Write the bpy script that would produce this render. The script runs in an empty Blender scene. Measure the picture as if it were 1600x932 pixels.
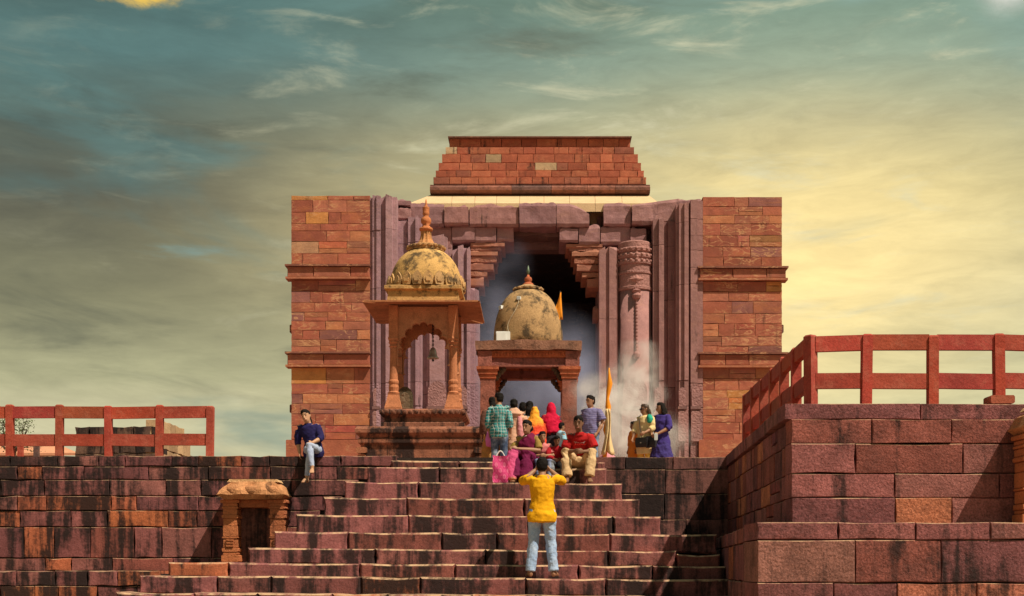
import bpy, math, random
from mathutils import Vector, Matrix, noise as mnoise
sc = bpy.context.scene
col = sc.collection
R = math.radians
# ------------------------------------------------------------------ camera
F = 2024.0; CX = 838.0; CY = 890.0; CAMZ = 1.6
cam = bpy.data.cameras.new('camera'); camo = bpy.data.objects.new('camera', cam); col.objects.link(camo)
camo.location = (0, 0, CAMZ); camo.rotation_euler = (R(90), 0, 0)
cam.sensor_width = 36; cam.lens = F/1600*36
cam.shift_x = -(CX-800)/1600; cam.shift_y = (CY-466)/1600
cam.clip_start = .1; cam.clip_end = 5000
sc.camera = camo
# ------------------------------------------------------------------ exposure
sc.view_settings.view_transform = 'Standard'; sc.view_settings.look = 'None'
sc.cycles.volume_step_rate = 3; sc.cycles.volume_max_steps = 36; sc.cycles.volume_bounces = 2
sc.view_settings.exposure = EXPOSURE = 0.35; sc.view_settings.gamma = 1; sc.view_settings.use_curve_mapping = False
# ------------------------------------------------------------------ sun
SUN_EL = R(56); SUN_AZ = R(36)          # azimuth: degrees in front of the plane x, seen from the right
sd = Vector((math.cos(SUN_EL)*math.cos(SUN_AZ), -math.cos(SUN_EL)*math.sin(SUN_AZ), math.sin(SUN_EL)))
sun = bpy.data.lights.new('sun', 'SUN'); suno = bpy.data.objects.new('sun', sun); col.objects.link(suno)
sun.energy = 4.6; sun.angle = R(.5); sun.color = (1, .87, .68)
suno.rotation_euler = (-sd).to_track_quat('-Z', 'Y').to_euler(); suno.location = sd*60
# ------------------------------------------------------------------ world
def srgb(r, g, b):
    f = lambda c: (c/255/12.92 if c/255 <= .04045 else ((c/255+.055)/1.055)**2.4)
    return (f(r), f(g), f(b))
class NT:
    def __init__(s, nt): s.t = nt; s.n = nt.nodes; s.l = nt.links
    def node(s, ty, **kw):
        n = s.n.new(ty)
        for k, v in kw.items(): setattr(n, k, v)
        return n
    def link(s, a, b): s.l.new(a, b)
    def setin(s, inp, v):
        if isinstance(v, bpy.types.NodeSocket): s.link(v, inp)
        elif v is not None:
            if isinstance(v, (tuple, list)) and inp.type == 'RGBA' and len(v) == 3: v = (*v, 1)
            inp.default_value = v
    def math(s, op, a, b=None, c=None, clamp=False):
        n = s.node('ShaderNodeMath', operation=op, use_clamp=clamp)
        for i, v in enumerate((a, b, c)):
            if v is not None: s.setin(n.inputs[i], v)
        return n.outputs[0]
    def vmath(s, op, a, b=None):
        n = s.node('ShaderNodeVectorMath', operation=op)
        s.setin(n.inputs[0], a)
        if b is not None: s.setin(n.inputs[1], b)
        return n.outputs[0]
    def mix(s, f, a, b, blend='MIX'):
        n = s.node('ShaderNodeMix', data_type='RGBA', blend_type=blend)
        s.setin(n.inputs[0], f); s.setin(n.inputs[6], a); s.setin(n.inputs[7], b)
        return n.outputs[2]
    def ramp(s, f, stops, interp='LINEAR'):
        n = s.node('ShaderNodeValToRGB'); cr = n.color_ramp; cr.interpolation = interp
        while len(cr.elements) < len(stops): cr.elements.new(.5)
        for e, (p, c) in zip(cr.elements, stops):
            e.position = p
            if isinstance(c, (int, float)): c = (c, c, c)
            e.color = (*c[:3], 1)
        s.setin(n.inputs[0], f)
        return n.outputs[0]
    def noise(s, vec, scale, detail=4, rough=.55, dist=0):
        n = s.node('ShaderNodeTexNoise')
        s.setin(n.inputs['Vector'], vec); n.inputs['Scale'].default_value = scale
        n.inputs['Detail'].default_value = detail; n.inputs['Roughness'].default_value = rough; n.inputs['Distortion'].default_value = dist
        return n.outputs['Fac']
    def smooth(s, v, a, b):
        n = s.node('ShaderNodeMapRange', interpolation_type='SMOOTHSTEP')
        s.setin(n.inputs[0], v); n.inputs[1].default_value = a; n.inputs[2].default_value = b
        return n.outputs[0]
    def combine(s, x, y, z):
        n = s.node('ShaderNodeCombineXYZ')
        for i, v in enumerate((x, y, z)): s.setin(n.inputs[i], v)
        return n.outputs[0]

wd = bpy.data.worlds.new('World'); sc.world = wd; wd.use_nodes = True
W = NT(wd.node_tree); W.n.clear()
wout = W.node('ShaderNodeOutputWorld')
tc = W.node('ShaderNodeTexCoord')
sky = W.node('ShaderNodeTexSky', sky_type='NISHITA', sun_disc=False)
sky.sun_elevation = SUN_EL
sky.sun_rotation = math.atan2(sd.x, sd.y)
sep = W.node('ShaderNodeSeparateXYZ'); W.link(tc.outputs['Generated'], sep.inputs[0])
dx, dy, dz = sep.outputs
az = W.math('ARCTAN2', dx, dy); el = W.math('ARCSINE', dz)
eln = W.math('DIVIDE', el, .5, clamp=True)
e_ = lambda y: math.atan((890-y)/2024)/.5
den = W.math('ADD', W.math('MAXIMUM', dz, 0.0), .10)
cp = W.combine(W.math('DIVIDE', dx, den), W.math('DIVIDE', dy, den), 0)
wob = W.math('MULTIPLY', W.math('SUBTRACT', W.noise(cp, 1.1, 5, .6), .5), .16)
elw = W.math('ADD', eln, wob)
L = W.ramp(elw, [(e_(790), srgb(214, 204, 165)), (e_(690), srgb(208, 200, 158)), (e_(600), srgb(176, 172, 130)), (e_(480), srgb(132, 128, 94)),
                 (e_(330), srgb(92, 90, 70)), (e_(220), srgb(92, 101, 86)), (e_(120), srgb(90, 122, 117)), (e_(10), srgb(76, 98, 90))])
Rr = W.ramp(elw, [(e_(790), srgb(206, 200, 158)), (e_(600), srgb(196, 196, 156)), (e_(480), srgb(188, 190, 158)),
                  (e_(330), srgb(180, 176, 132)), (e_(220), srgb(150, 160, 135)), (e_(120), srgb(128, 158, 143)), (e_(10), srgb(118, 148, 130))])
azw = W.math('ADD', az, W.math('MULTIPLY', wob, .8))
base = W.mix(W.smooth(azw, -.30, .22), L, Rr)
# broad glow of the veiled low light between the clouds
ga = W.math('DIVIDE', W.math('SUBTRACT', az, .185), .21); ge = W.math('DIVIDE', W.math('SUBTRACT', el, .225), .105)
g2 = W.math('ADD', W.math('MULTIPLY', ga, ga), W.math('MULTIPLY', ge, ge))
glow = W.math('POWER', 2.718, W.math('MULTIPLY', g2, -1.0))
base = W.mix(W.math('MULTIPLY', glow, 1.0, clamp=True), base, (1.12, .86, .36))
ga2 = W.math('DIVIDE', W.math('SUBTRACT', az, -.09), .13); ge2 = W.math('DIVIDE', W.math('SUBTRACT', el, .25), .075)
glow2 = W.math('POWER', 2.718, W.math('MULTIPLY', W.math('ADD', W.math('MULTIPLY', ga2, ga2), W.math('MULTIPLY', ge2, ge2)), -1.0))
base = W.mix(W.math('MULTIPLY', glow2, .62), base, srgb(214, 196, 140))
# streaky cloud layers
st = W.combine(W.math('MULTIPLY', az, 3.0), W.math('MULTIPLY', el, 12.0), 0)
n1 = W.noise(st, 1.6, 6, .6, .6)
n2 = W.noise(W.vmath('ADD', st, (7.3, 2.1, 0)), .9, 5, .55, .8)
n3 = W.noise(W.vmath('ADD', st, (1.3, 9.1, 0)), 3.2, 7, .62, .5)
noglow = W.math('SUBTRACT', 1.0, W.math('MULTIPLY', glow, .8))
teal = W.math('MULTIPLY', W.smooth(n2, .5, .68), W.math('MULTIPLY', noglow, .6))
base = W.mix(teal, base, W.mix(W.smooth(az, -.3, .2), srgb(92, 128, 123), srgb(146, 176, 164)))
dark = W.math('MULTIPLY', W.smooth(n1, .52, .74), W.math('MULTIPLY', noglow, .5))
base = W.mix(dark, base, W.mix(W.smooth(az, -.3, .25), srgb(72, 74, 58), srgb(120, 124, 98)))
hi = W.math('MULTIPLY', W.smooth(n3, .51, .78), W.math('MULTIPLY', W.smooth(az, -.55, .2), .72))
base = W.mix(hi, base, srgb(226, 220, 180))
def patch(a, e, sa, se, colr, nz, lo, hi_, k):
    global base
    pa = W.math('DIVIDE', W.math('SUBTRACT', az, a), sa); pe = W.math('DIVIDE', W.math('SUBTRACT', el, e), se)
    q = W.math('POWER', 2.718, W.math('MULTIPLY', W.math('ADD', W.math('MULTIPLY', pa, pa), W.math('MULTIPLY', pe, pe)), -1))
    m = W.math('MULTIPLY', W.smooth(W.math('MULTIPLY', q, W.math('ADD', nz, .5)), lo, hi_), k)
    base = W.mix(m, base, colr)
n4 = W.noise(W.combine(W.math('MULTIPLY', az, 26), W.math('MULTIPLY', el, 52), 0), 1.0, 8, .68, .6)
n5 = W.noise(W.combine(W.math('MULTIPLY', az, 22), W.math('MULTIPLY', el, 95), 0), 1.0, 6, .62)
patch(-.30, .404, .06, .018, srgb(250, 205, 80), n4, .62, 1.02, .95)
patch(.352, .405, .03, .025, srgb(226, 224, 210), n4, .25, 1.0, .8)
patch(-.262, .232, .09, .014, srgb(128, 165, 160), n5, .78, 1.2, .5)
patch(.0, .385, .10, .018, srgb(100, 98, 76), n5, .55, 1.1, .5)
cloudcol = W.mix(1, base, W.ramp(W.noise(st, 5, 7, .66, .4), [(.2, .82), (.8, 1.18)]), 'MULTIPLY')
bg1 = W.node('ShaderNodeBackground'); W.link(sky.outputs[0], bg1.inputs[0]); bg1.inputs[1].default_value = .08
bg2 = W.node('ShaderNodeBackground'); W.link(cloudcol, bg2.inputs[0]); bg2.inputs[1].default_value = .80
mx = W.node('ShaderNodeMixShader'); mx.inputs[0].default_value = .94
W.link(bg1.outputs[0], mx.inputs[1]); W.link(bg2.outputs[0], mx.inputs[2]); W.link(mx.outputs[0], wout.inputs[0])

# ------------------------------------------------------------------ helpers
def P(px, py, d): return Vector(((px-CX)/F*d, d, CAMZ+(CY-py)/F*d))
def PX(px, d): return (px-CX)/F*d
def PZ(py, d): return CAMZ+(CY-py)/F*d
WP = {}
def wpos(o): return WP.get(o.name, Vector((0, 0, 0))) if o else Vector((0, 0, 0))
def tag(o, label=None, cat=None, group=None, kind=None):
    if label: o['label'] = label
    if cat: o['category'] = cat
    if group: o['group'] = group
    if kind: o['kind'] = kind
    return o
def thing(name, loc, label=None, cat=None, group=None, parent=None):
    o = bpy.data.objects.new(name, None); col.objects.link(o); o.empty_display_size = .2
    if parent: o.parent = parent
    o.location = Vector(loc)-wpos(parent); WP[o.name] = Vector(loc)
    return tag(o, label, cat, group)
class MB:
    def __init__(s): s.v = []; s.f = []
    def add(s, vs, fs):
        b = len(s.v); s.v += [tuple(v) for v in vs]; s.f += [[i+b for i in f] for f in fs]; return s
    def box(s, x0, x1, y0, y1, z0, z1, ch=0):
        if ch:
            return s.prism([(x0+ch, z0), (x1-ch, z0), (x1, z0+ch), (x1, z1-ch), (x1-ch, z1), (x0+ch, z1), (x0, z1-ch), (x0, z0+ch)], y0, y1)
        return s.add([(x0, y0, z0), (x1, y0, z0), (x1, y1, z0), (x0, y1, z0), (x0, y0, z1), (x1, y0, z1), (x1, y1, z1), (x0, y1, z1)],
                     [(3, 2, 1, 0), (4, 5, 6, 7), (0, 1, 5, 4), (1, 2, 6, 5), (2, 3, 7, 6), (3, 0, 4, 7)])
    def prism(s, poly, y0, y1):            # polygon in (x,z), counter-clockwise seen from -y, extruded y0 (front) to y1
        n = len(poly)
        vs = [(x, y0, z) for x, z in poly]+[(x, y1, z) for x, z in poly]
        fs = [list(range(n)), list(range(2*n-1, n-1, -1))]+[((i+1) % n, i, n+i, n+(i+1) % n) for i in range(n)]
        return s.add(vs, fs)
    def extrude_z(s, poly, z0, z1, top=None):        # polygon in (x,y) counter-clockwise from above
        n = len(poly); tz = top or [z1]*n
        vs = [(x, y, z0) for x, y in poly]+[(x, y, t) for (x, y), t in zip(poly, tz)]
        fs = [list(range(n-1, -1, -1)), list(range(n, 2*n))]+[(i, (i+1) % n, n+(i+1) % n, n+i) for i in range(n)]
        return s.add(vs, fs)
    def lathe(s, prof, cx, cy, n=24, a0=0, sq=None):
        vs = []; fs = []
        for r, z in prof:
            for i in range(n):
                a = a0+2*math.pi*i/n
                rr = r if not sq else r*sq(a)
                vs.append((cx+rr*math.cos(a), cy+rr*math.sin(a), z))
        m = len(prof)
        for j in range(m-1):
            for i in range(n):
                k = (i+1) % n
                fs.append((j*n+i, j*n+k, (j+1)*n+k, (j+1)*n+i))
        fs.append(list(range(n-1, -1, -1))); fs.append([(m-1)*n+i for i in range(n)])
        return s.add(vs, fs)
    def square(s, prof, cx, cy):           # stacked square mouldings: (half width, z)
        return s.lathe([(h*math.sqrt(2), z) for h, z in prof], cx, cy, 4, math.pi/4)
    def tube(s, pts, rad, n=8, side=None, flat=1.0):
        pts = [Vector(p) for p in pts]; m = len(pts)
        if isinstance(rad, (int, float)): rad = [rad]*m
        ref = Vector(side) if side else None
        vs = []; fs = []
        for i, p in enumerate(pts):
            t = (pts[min(i+1, m-1)]-pts[max(i-1, 0)]).normalized()
            q = ref if ref is not None else (Vector((0, 0, 1)) if abs(t.z) < .9 else Vector((1, 0, 0)))
            u = (q-t*q.dot(t)).normalized(); w = t.cross(u)
            r = rad[i]; ra, rb = r if isinstance(r, tuple) else (r, r*flat)
            for k in range(n):
                a = 2*math.pi*k/n
                vs.append(p+u*ra*math.cos(a)+w*rb*math.sin(a))
        for j in range(m-1):
            for k in range(n):
                l = (k+1) % n
                fs.append((j*n+k, j*n+l, (j+1)*n+l, (j+1)*n+k))
        fs.append(list(range(n-1, -1, -1))); fs.append([(m-1)*n+k for k in range(n)])
        return s.add(vs, fs)
    def ball(s, c, r, n=12, m=8):
        rx, ry, rz = (r, r, r) if isinstance(r, (int, float)) else r
        vs = [(c[0], c[1], c[2]-rz)]; fs = []
        for j in range(1, m):
            b = -math.pi/2+math.pi*j/m
            for i in range(n):
                a = 2*math.pi*i/n
                vs.append((c[0]+rx*math.cos(b)*math.cos(a), c[1]+ry*math.cos(b)*math.sin(a), c[2]+rz*math.sin(b)))
        vs.append((c[0], c[1], c[2]+rz)); last = len(vs)-1
        for i in range(n):
            k = (i+1) % n
            fs.append((0, 1+k, 1+i)); fs.append((last, last-n+i, last-n+k))
            for j in range(m-2):
                fs.append((1+j*n+i, 1+j*n+k, 1+(j+1)*n+k, 1+(j+1)*n+i))
        return s.add(vs, fs)
    def rough(s, amp, sc_=1.5, seed=0):
        s.v = [tuple(Vector(v)+mnoise.noise_vector(Vector(v)*sc_+Vector((seed, 0, 0)))*amp) for v in s.v]; return s
    def build(s, name, mat, parent=None, color=None, smooth=False, kind=None):
        xs = [v[0] for v in s.v]; ys = [v[1] for v in s.v]; zs = [v[2] for v in s.v]
        c = Vector(((min(xs)+max(xs))/2, (min(ys)+max(ys))/2, min(zs)))
        me = bpy.data.meshes.new(name); me.from_pydata([(v[0]-c.x, v[1]-c.y, v[2]-c.z) for v in s.v], [], s.f)
        me.materials.append(mat)
        if smooth: me.polygons.foreach_set('use_smooth', [True]*len(me.polygons))
        me.update()
        o = bpy.data.objects.new(name, me); col.objects.link(o)
        if parent: o.parent = parent
        o.location = c-wpos(parent); WP[o.name] = c
        if color: o.color = (*color[:3], 1)
        if kind: o['kind'] = kind
        return o
def gridbox(x0, x1, y0, y1, z0, z1, nx, ny, nz):
    """closed box with subdivided faces, for broken and worn blocks"""
    m = MB(); idx = {}
    def vid(i, j, k):
        if (i, j, k) not in idx:
            idx[(i, j, k)] = len(m.v); m.v.append((x0+(x1-x0)*i/nx, y0+(y1-y0)*j/ny, z0+(z1-z0)*k/nz))
        return idx[(i, j, k)]
    for i in range(nx):
        for k in range(nz):
            m.f.append([vid(i, 0, k), vid(i+1, 0, k), vid(i+1, 0, k+1), vid(i, 0, k+1)])
            m.f.append([vid(i, ny, k+1), vid(i+1, ny, k+1), vid(i+1, ny, k), vid(i, ny, k)])
    for j in range(ny):
        for k in range(nz):
            m.f.append([vid(0, j+1, k), vid(0, j, k), vid(0, j, k+1), vid(0, j+1, k+1)])
            m.f.append([vid(nx, j, k), vid(nx, j+1, k), vid(nx, j+1, k+1), vid(nx, j, k+1)])
    for i in range(nx):
        for j in range(ny):
            m.f.append([vid(i, j+1, 0), vid(i+1, j+1, 0), vid(i+1, j, 0), vid(i, j, 0)])
            m.f.append([vid(i, j, nz), vid(i+1, j, nz), vid(i+1, j+1, nz), vid(i, j+1, nz)])
    return m

# ------------------------------------------------------------------ materials
def new_mat(name):
    m = bpy.data.materials.new(name); m.use_nodes = True
    t = NT(m.node_tree); t.n.clear()
    out = t.node('ShaderNodeOutputMaterial'); b = t.node('ShaderNodeBsdfPrincipled')
    t.link(b.outputs[0], out.inputs[0]); t.b = b
    return m, t
def stone_mat(name, streak=0.0, slo=.50, vein=0.0, mold=0.0, moldc=(.014, .012, .011), mscale=2.2, rough=.88, bump=.5, bscale=16, var=.35, stain=(.016, .011, .011), rim=0.0, spec=.25, grain=.2, carve=0.0):
    m, t = new_mat(name)
    geo = t.node('ShaderNodeNewGeometry'); pos = geo.outputs['Position']
    oi = t.node('ShaderNodeObjectInfo')
    c = oi.outputs['Color']
    jig = t.combine(t.math('MULTIPLY', oi.outputs['Random'], 37), 0, t.math('MULTIPLY', oi.outputs['Random'], 11))
    lp = t.vmath('ADD', pos, jig)
    big = t.noise(lp, 2.4, 5, .6)
    c = t.mix(1, c, t.ramp(big, [(.25, 1-var), (.75, 1+var)]), 'MULTIPLY')
    c = t.mix(1, c, t.ramp(t.noise(pos, 42, 5, .7), [(.25, 1-grain*1.6), (.75, 1+grain*1.6)]), 'MULTIPLY')
    if vein:
        vp = t.vmath('MULTIPLY', lp, (1.0, 1.0, 3.2))
        vn = t.noise(vp, 1.1, 3, .5, 1.6)
        line = t.math('SUBTRACT', 1, t.math('MULTIPLY', t.math('ABSOLUTE', t.math('SUBTRACT', vn, .5)), 22), clamp=True)
        vv = t.math('MULTIPLY', line, t.math('MULTIPLY', t.smooth(t.noise(lp, .9, 2), .42, .62), vein))
        c = t.mix(vv, c, (.62, .33, .17))
        warm = t.math('MULTIPLY', t.smooth(t.noise(vp, .8, 4, .6, 1.0), .5, .75), .5*vein)
        c = t.mix(warm, c, (.47, .17, .06))
    if mold:
        mn = t.noise(pos, mscale, 8, .72)
        c = t.mix(t.math('MULTIPLY', t.smooth(mn, .47, .64), mold), c, moldc)
    if streak:
        s1 = t.noise(t.vmath('MULTIPLY', pos, (1, 1, .16)), 2.3, 7, .66, .3)
        s3 = t.noise(t.vmath('MULTIPLY', pos, (1, 1, .07)), 6.5, 5, .6, .1)
        s2 = t.noise(lp, .9, 3, .6)
        k = t.math('ADD', t.math('ADD', t.math('MULTIPLY', s1, .6), t.math('MULTIPLY', s3, .4)), t.math('MULTIPLY', t.math('SUBTRACT', s2, .5), .32))
        edge = t.math('MULTIPLY', t.math('SUBTRACT', t.noise(pos, 13, 6, .72), .5), .2)
        k = t.math('ADD', k, edge)
        c = t.mix(t.math('MULTIPLY', t.smooth(k, slo, slo+.13), streak), c, stain)
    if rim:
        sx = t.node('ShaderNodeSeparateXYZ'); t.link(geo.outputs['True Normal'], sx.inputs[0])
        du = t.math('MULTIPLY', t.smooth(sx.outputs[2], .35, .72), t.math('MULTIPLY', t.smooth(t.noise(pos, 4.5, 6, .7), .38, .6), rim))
        c = t.mix(du, c, (.56, .36, .22))  # pale tops: dust and wear, plus sunlit edge lines put into the colour
    t.setin(t.b.inputs['Base Color'], c)
    t.b.inputs['Roughness'].default_value = rough; t.b.inputs['Specular IOR Level'].default_value = spec
    h = t.noise(pos, bscale, 8, .68)
    h = t.math('ADD', h, t.math('MULTIPLY', t.noise(pos, bscale*.22, 3, .5), .8))
    if carve:
        w = t.node('ShaderNodeTexVoronoi', feature='DISTANCE_TO_EDGE'); t.link(t.vmath('MULTIPLY', pos, (1, 1, 1)), w.inputs['Vector']); w.inputs['Scale'].default_value = carve
        h = t.math('ADD', h, t.math('MULTIPLY', t.smooth(w.outputs['Distance'], .02, .3), .35))
    bn = t.node('ShaderNodeBump'); bn.inputs['Strength'].default_value = bump; bn.inputs['Distance'].default_value = .03
    t.link(h, bn.inputs['Height']); t.link(bn.outputs[0], t.b.inputs['Normal'])
    return m
def plain_mat(name, c, rough=.7, var=.15, nscale=9, bump=.15, bscale=60, spec=.3, metal=0, sheen=0, use_obj=False):
    m, t = new_mat(name)
    geo = t.node('ShaderNodeNewGeometry'); pos = geo.outputs['Position']
    if use_obj: c = t.node('ShaderNodeObjectInfo').outputs['Color']
    k = t.mix(1, c, t.ramp(t.noise(pos, nscale, 4, .6), [(.25, 1-var), (.75, 1+var)]), 'MULTIPLY')
    t.setin(t.b.inputs['Base Color'], k); t.b.inputs['Roughness'].default_value = rough
    t.b.inputs['Specular IOR Level'].default_value = spec; t.b.inputs['Metallic'].default_value = metal
    if sheen: t.b.inputs['Sheen Weight'].default_value = sheen
    bn = t.node('ShaderNodeBump'); bn.inputs['Strength'].default_value = bump; bn.inputs['Distance'].default_value = .01
    t.link(t.noise(pos, bscale, 4, .6), bn.inputs['Height']); t.link(bn.outputs[0], t.b.inputs['Normal'])
    return m
M = {}
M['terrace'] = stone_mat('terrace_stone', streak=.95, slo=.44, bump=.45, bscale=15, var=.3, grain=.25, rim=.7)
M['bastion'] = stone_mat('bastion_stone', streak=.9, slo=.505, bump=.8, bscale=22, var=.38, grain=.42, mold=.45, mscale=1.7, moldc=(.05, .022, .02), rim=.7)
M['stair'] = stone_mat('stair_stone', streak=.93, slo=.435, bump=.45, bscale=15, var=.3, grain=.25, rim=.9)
M['sandstone'] = stone_mat('red_sandstone', streak=.6, slo=.57, vein=.85, mold=.25, mscale=1.3, moldc=(.16, .06, .05), bump=.5, bscale=10, var=.22)
M['crown'] = stone_mat('roof_sandstone', streak=.85, slo=.55, vein=.2, bump=.4, bscale=10, var=.25)
M['oldstone'] = stone_mat('weathered_purple_stone', streak=.7, slo=.57, bump=.8, bscale=6, var=.22, vein=.12)
M['carved'] = stone_mat('carved_purple_stone', streak=.5, slo=.63, bump=.9, bscale=7, var=.22, carve=7.5)
M['pale'] = stone_mat('pale_roof_stone', streak=.35, slo=.64, bump=.3, bscale=8, var=.12)
M['core'] = stone_mat('dark_mortar', bump=.6, bscale=20)
M['dome'] = stone_mat('lime_plaster', mold=.9, mscale=3.3, moldc=(.05, .035, .022), bump=.45, bscale=24, var=.25, streak=.55, slo=.62, stain=(.04, .028, .018))
M['chhatri'] = stone_mat('orange_sandstone', streak=.6, slo=.6, bump=.35, bscale=22, var=.2, mold=.25, mscale=5)
M['plinth'] = stone_mat('stained_plinth_stone', streak=.93, slo=.46, bump=.6, bscale=22, var=.25, mold=.35, mscale=4)
M['shrine'] = stone_mat('weathered_shrine_stone', streak=.75, slo=.55, bump=.8, bscale=20, var=.3, mold=.4, mscale=5)
M['niche'] = stone_mat('orange_niche_stone', streak=.8, slo=.56, bump=.7, bscale=26, var=.3)
M['rail'] = stone_mat('red_painted_stone', streak=.45, slo=.57, bump=.35, bscale=16, var=.25, mold=.18, mscale=7, moldc=(.6, .25, .17), rough=.75)
M['ground'] = stone_mat('dusty_ground', bump=.5, bscale=6, var=.25)
M['paving'] = stone_mat('dusty_paving', bump=.5, bscale=8, var=.25)
# ------------------------------------------------------------------ stonework
PLAT = PZ(712, 22.0)            # level of the temple platform
PURPLE = [(.235, .080, .079), (.265, .092, .088), (.20, .070, .073), (.285, .108, .096), (.25, .078, .062)]
ORANGE = [(.40, .118, .058), (.36, .105, .058)]
def pick(rng, table):
    t = rng.random()*sum(w for w, _ in table)
    for w, c in table:
        t -= w
        if t <= 0: break
    c = rng.choice(c) if isinstance(c, list) else c
    k = rng.uniform(.85, 1.15)
    return tuple(x*k for x in c)
TERR = [(.88, PURPLE), (.08, ORANGE), (.04, [(.12, .05, .048)])]
BAST = [(.975, PURPLE), (.025, ORANGE)]
STEP = [(.92, [(.225, .080, .076), (.205, .072, .070), (.25, .090, .082), (.215, .070, .058)]), (.08, ORANGE)]
TOWER = [(.76, [(.36, .108, .066), (.385, .122, .072), (.335, .098, .062), (.37, .128, .08)]), (.10, [(.44, .165, .082)]),
         (.10, [(.27, .105, .088), (.25, .098, .085)]), (.02, [(.52, .22, .07)]), (.02, [(.50, .27, .16)])]
CROWN = [(.85, [(.37, .105, .060), (.34, .095, .054), (.40, .125, .068)]), (.11, [(.30, .10, .065)]), (.04, [(.42, .30, .18)])]
def stone_verts(u0, u1, z0a, z0b, z1a, z1b, depth, rng, ch, jit, bulge):
    """worn block: u along the wall, n outwards; a = left end, b = right end heights"""
    um = (u0+u1)/2; j = lambda a=jit: rng.uniform(-a, a)
    def ring(c):
        return [(u0+c, z0a+c), (um+m0, (z0a+z0b)/2+c+m1), (u1-c, z0b+c), (u1-c+m2, (z0b+z1b)/2), (u1-c, z1b-c), (um+m3, (z1a+z1b)/2-c+m4), (u0+c, z1a-c), (u0+c+m5, (z0a+z1a)/2)]
    m0 = rng.uniform(-.3, .3)*(u1-u0)/2; m3 = rng.uniform(-.4, .4)*(u1-u0)/2
    m1, m2, m4, m5 = (abs(j()), -abs(j()), -abs(j()), abs(j()))
    cj = [rng.uniform(0, jit) for _ in range(8)]
    o = ring(0); i_ = ring(ch)
    cu, cz = um, (z0a+z1b)/2
    vs = []
    for (u, z), c in zip(o, cj):
        if c > jit*.72: u += (cu-u)*min(.10, c*.5/max(u1-u0, .1)); z += (cz-z)*min(.14, c/max(z1a-z0a, .1))
        vs.append((u, -ch-.001, z))
    out = list(vs)
    inn = [(u+j(.006), rng.uniform(-.5, .5)*bulge, z+j(.004)) for u, z in i_]
    back = [(u, -depth, z) for u, _, z in out]
    ctr = [(um+j(.05), bulge*rng.uniform(.2, 1.3), cz+j(.02))]
    vs = back+out+inn+ctr
    fs = []
    for k in range(8):
        l = (k+1) % 8
        fs += [(k, l, 8+l, 8+k), (8+k, 8+l, 16+l, 16+k), (16+k, 16+l, 24)]
    fs.append(list(range(7, -1, -1)))
    return vs, fs
def lay(parent, O, U, Nn, rows, mat, rng, table, name='stone', depth=.3, gap=.004, ch=.007, jit=.010, bulge=.003, proud=.008, over=None, slope=0.0, split=0.0):
    """rows: list of (z0, z1, u0, u1, wmin, wmax)"""
    out = []
    for ri, (z0, z1, u0, u1, wa, wb) in enumerate(rows):
        cuts = [u0]
        while u1-cuts[-1] > wb: cuts.append(cuts[-1]+rng.uniform(wa, wb))
        if u1-cuts[-1] < wa*.6 and len(cuts) > 1: cuts.pop()
        cuts.append(u1)
        for a, b in zip(cuts, cuts[1:]):
            p = rng.uniform(-proud, proud)
            c = pick(rng, table)
            if over:
                q = over(ri, (a+b)/2, (z0+z1)/2)
                if q: c = q
            sa, sb = slope*a, slope*b
            parts = [(z0, z1)]
            if split and z1-z0 > .26 and rng.random() < split:
                zm_ = z0+(z1-z0)*rng.uniform(.38, .62); parts = [(z0, zm_), (zm_, z1)]
            for pi, (za, zb_) in enumerate(parts):
                if pi: c = tuple(x*rng.uniform(.8, 1.15) for x in c)
                vs, fs = stone_verts(a+gap/2, b-gap/2, za+gap/2+sa, za+gap/2+sb, zb_-gap/2+sa, zb_-gap/2+sb, depth, rng, ch, jit, bulge)
                m = MB(); m.add([O+U*u+Nn*(n+p)+Vector((0, 0, z)) for u, n, z in vs], fs)
                out.append(m.build(name, mat, parent, c))
    return out
X = Vector((1, 0, 0)); NF = Vector((0, -1, 0))
rng = random.Random(7)
# ground and platform
g = MB().add([(-900, -300, 0), (900, -300, 0), (900, 1500, 0), (-900, 1500, 0)], [(0, 1, 2, 3)]).build('ground', M['ground'], None, (.30, .19, .12)); tag(g, kind='structure')
pf = MB().box(-30, 30, 22.45, 95, .02, PLAT-.01).build('platform', M['paving'], None, (.30, .15, .11)); tag(pf, kind='structure')
# --- terrace wall (left part and the stretch right of the stairs)
DW = 22.0
tw = thing('terrace_wall', (-3, DW, 0), 'long dark retaining wall of streaked purple stone blocks under the temple platform', 'wall')
MB().box(-16, 3.3, DW+.06, DW+.44, 0, PLAT-.03).build('core', M['core'], tw, (.03, .02, .018))
ys = [712, 729, 750, 775, 798, 824, 872, 893, 925, 965, 1006, 1038]
zz = [PZ(y, DW) for y in ys]
rows = []
for i in range(len(zz)-1):
    big = i == 5
    if i < 7: rows.append((zz[i+1], zz[i], -11.5, PX([620, 610, 560, 535, 500, 470, 440][i], DW), .42, 1.15 if not big else .95))
    else: rows.append((max(zz[i+1], .0), zz[i], -11.5, -9.0, .6, 1.1))
def tover(ri, u, z):
    px = CX+u*F/DW; py = CY-(z-CAMZ)*F/DW
    for (x0, x1, y0, y1) in ((215, 255, 750, 775), (88, 112, 775, 800), (178, 200, 800, 824), (212, 230, 800, 824)):
        if x0 < px < x1 and y0 < py < y1: return (.43, .13, .055)
lay(tw, Vector((0, DW, 0)), X, NF, rows, M['terrace'], rng, TERR, depth=.4, jit=.02, ch=.008, proud=.012, over=tover, split=.15)
rows = []
yr = [714, 734, 772, 812, 850, 890]
for i in range(5): rows.append((PZ(yr[i+1], DW), PZ(yr[i], DW), PX([900, 940, 960, 985, 1010][i], DW), 3.27, .8, 1.4))
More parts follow.
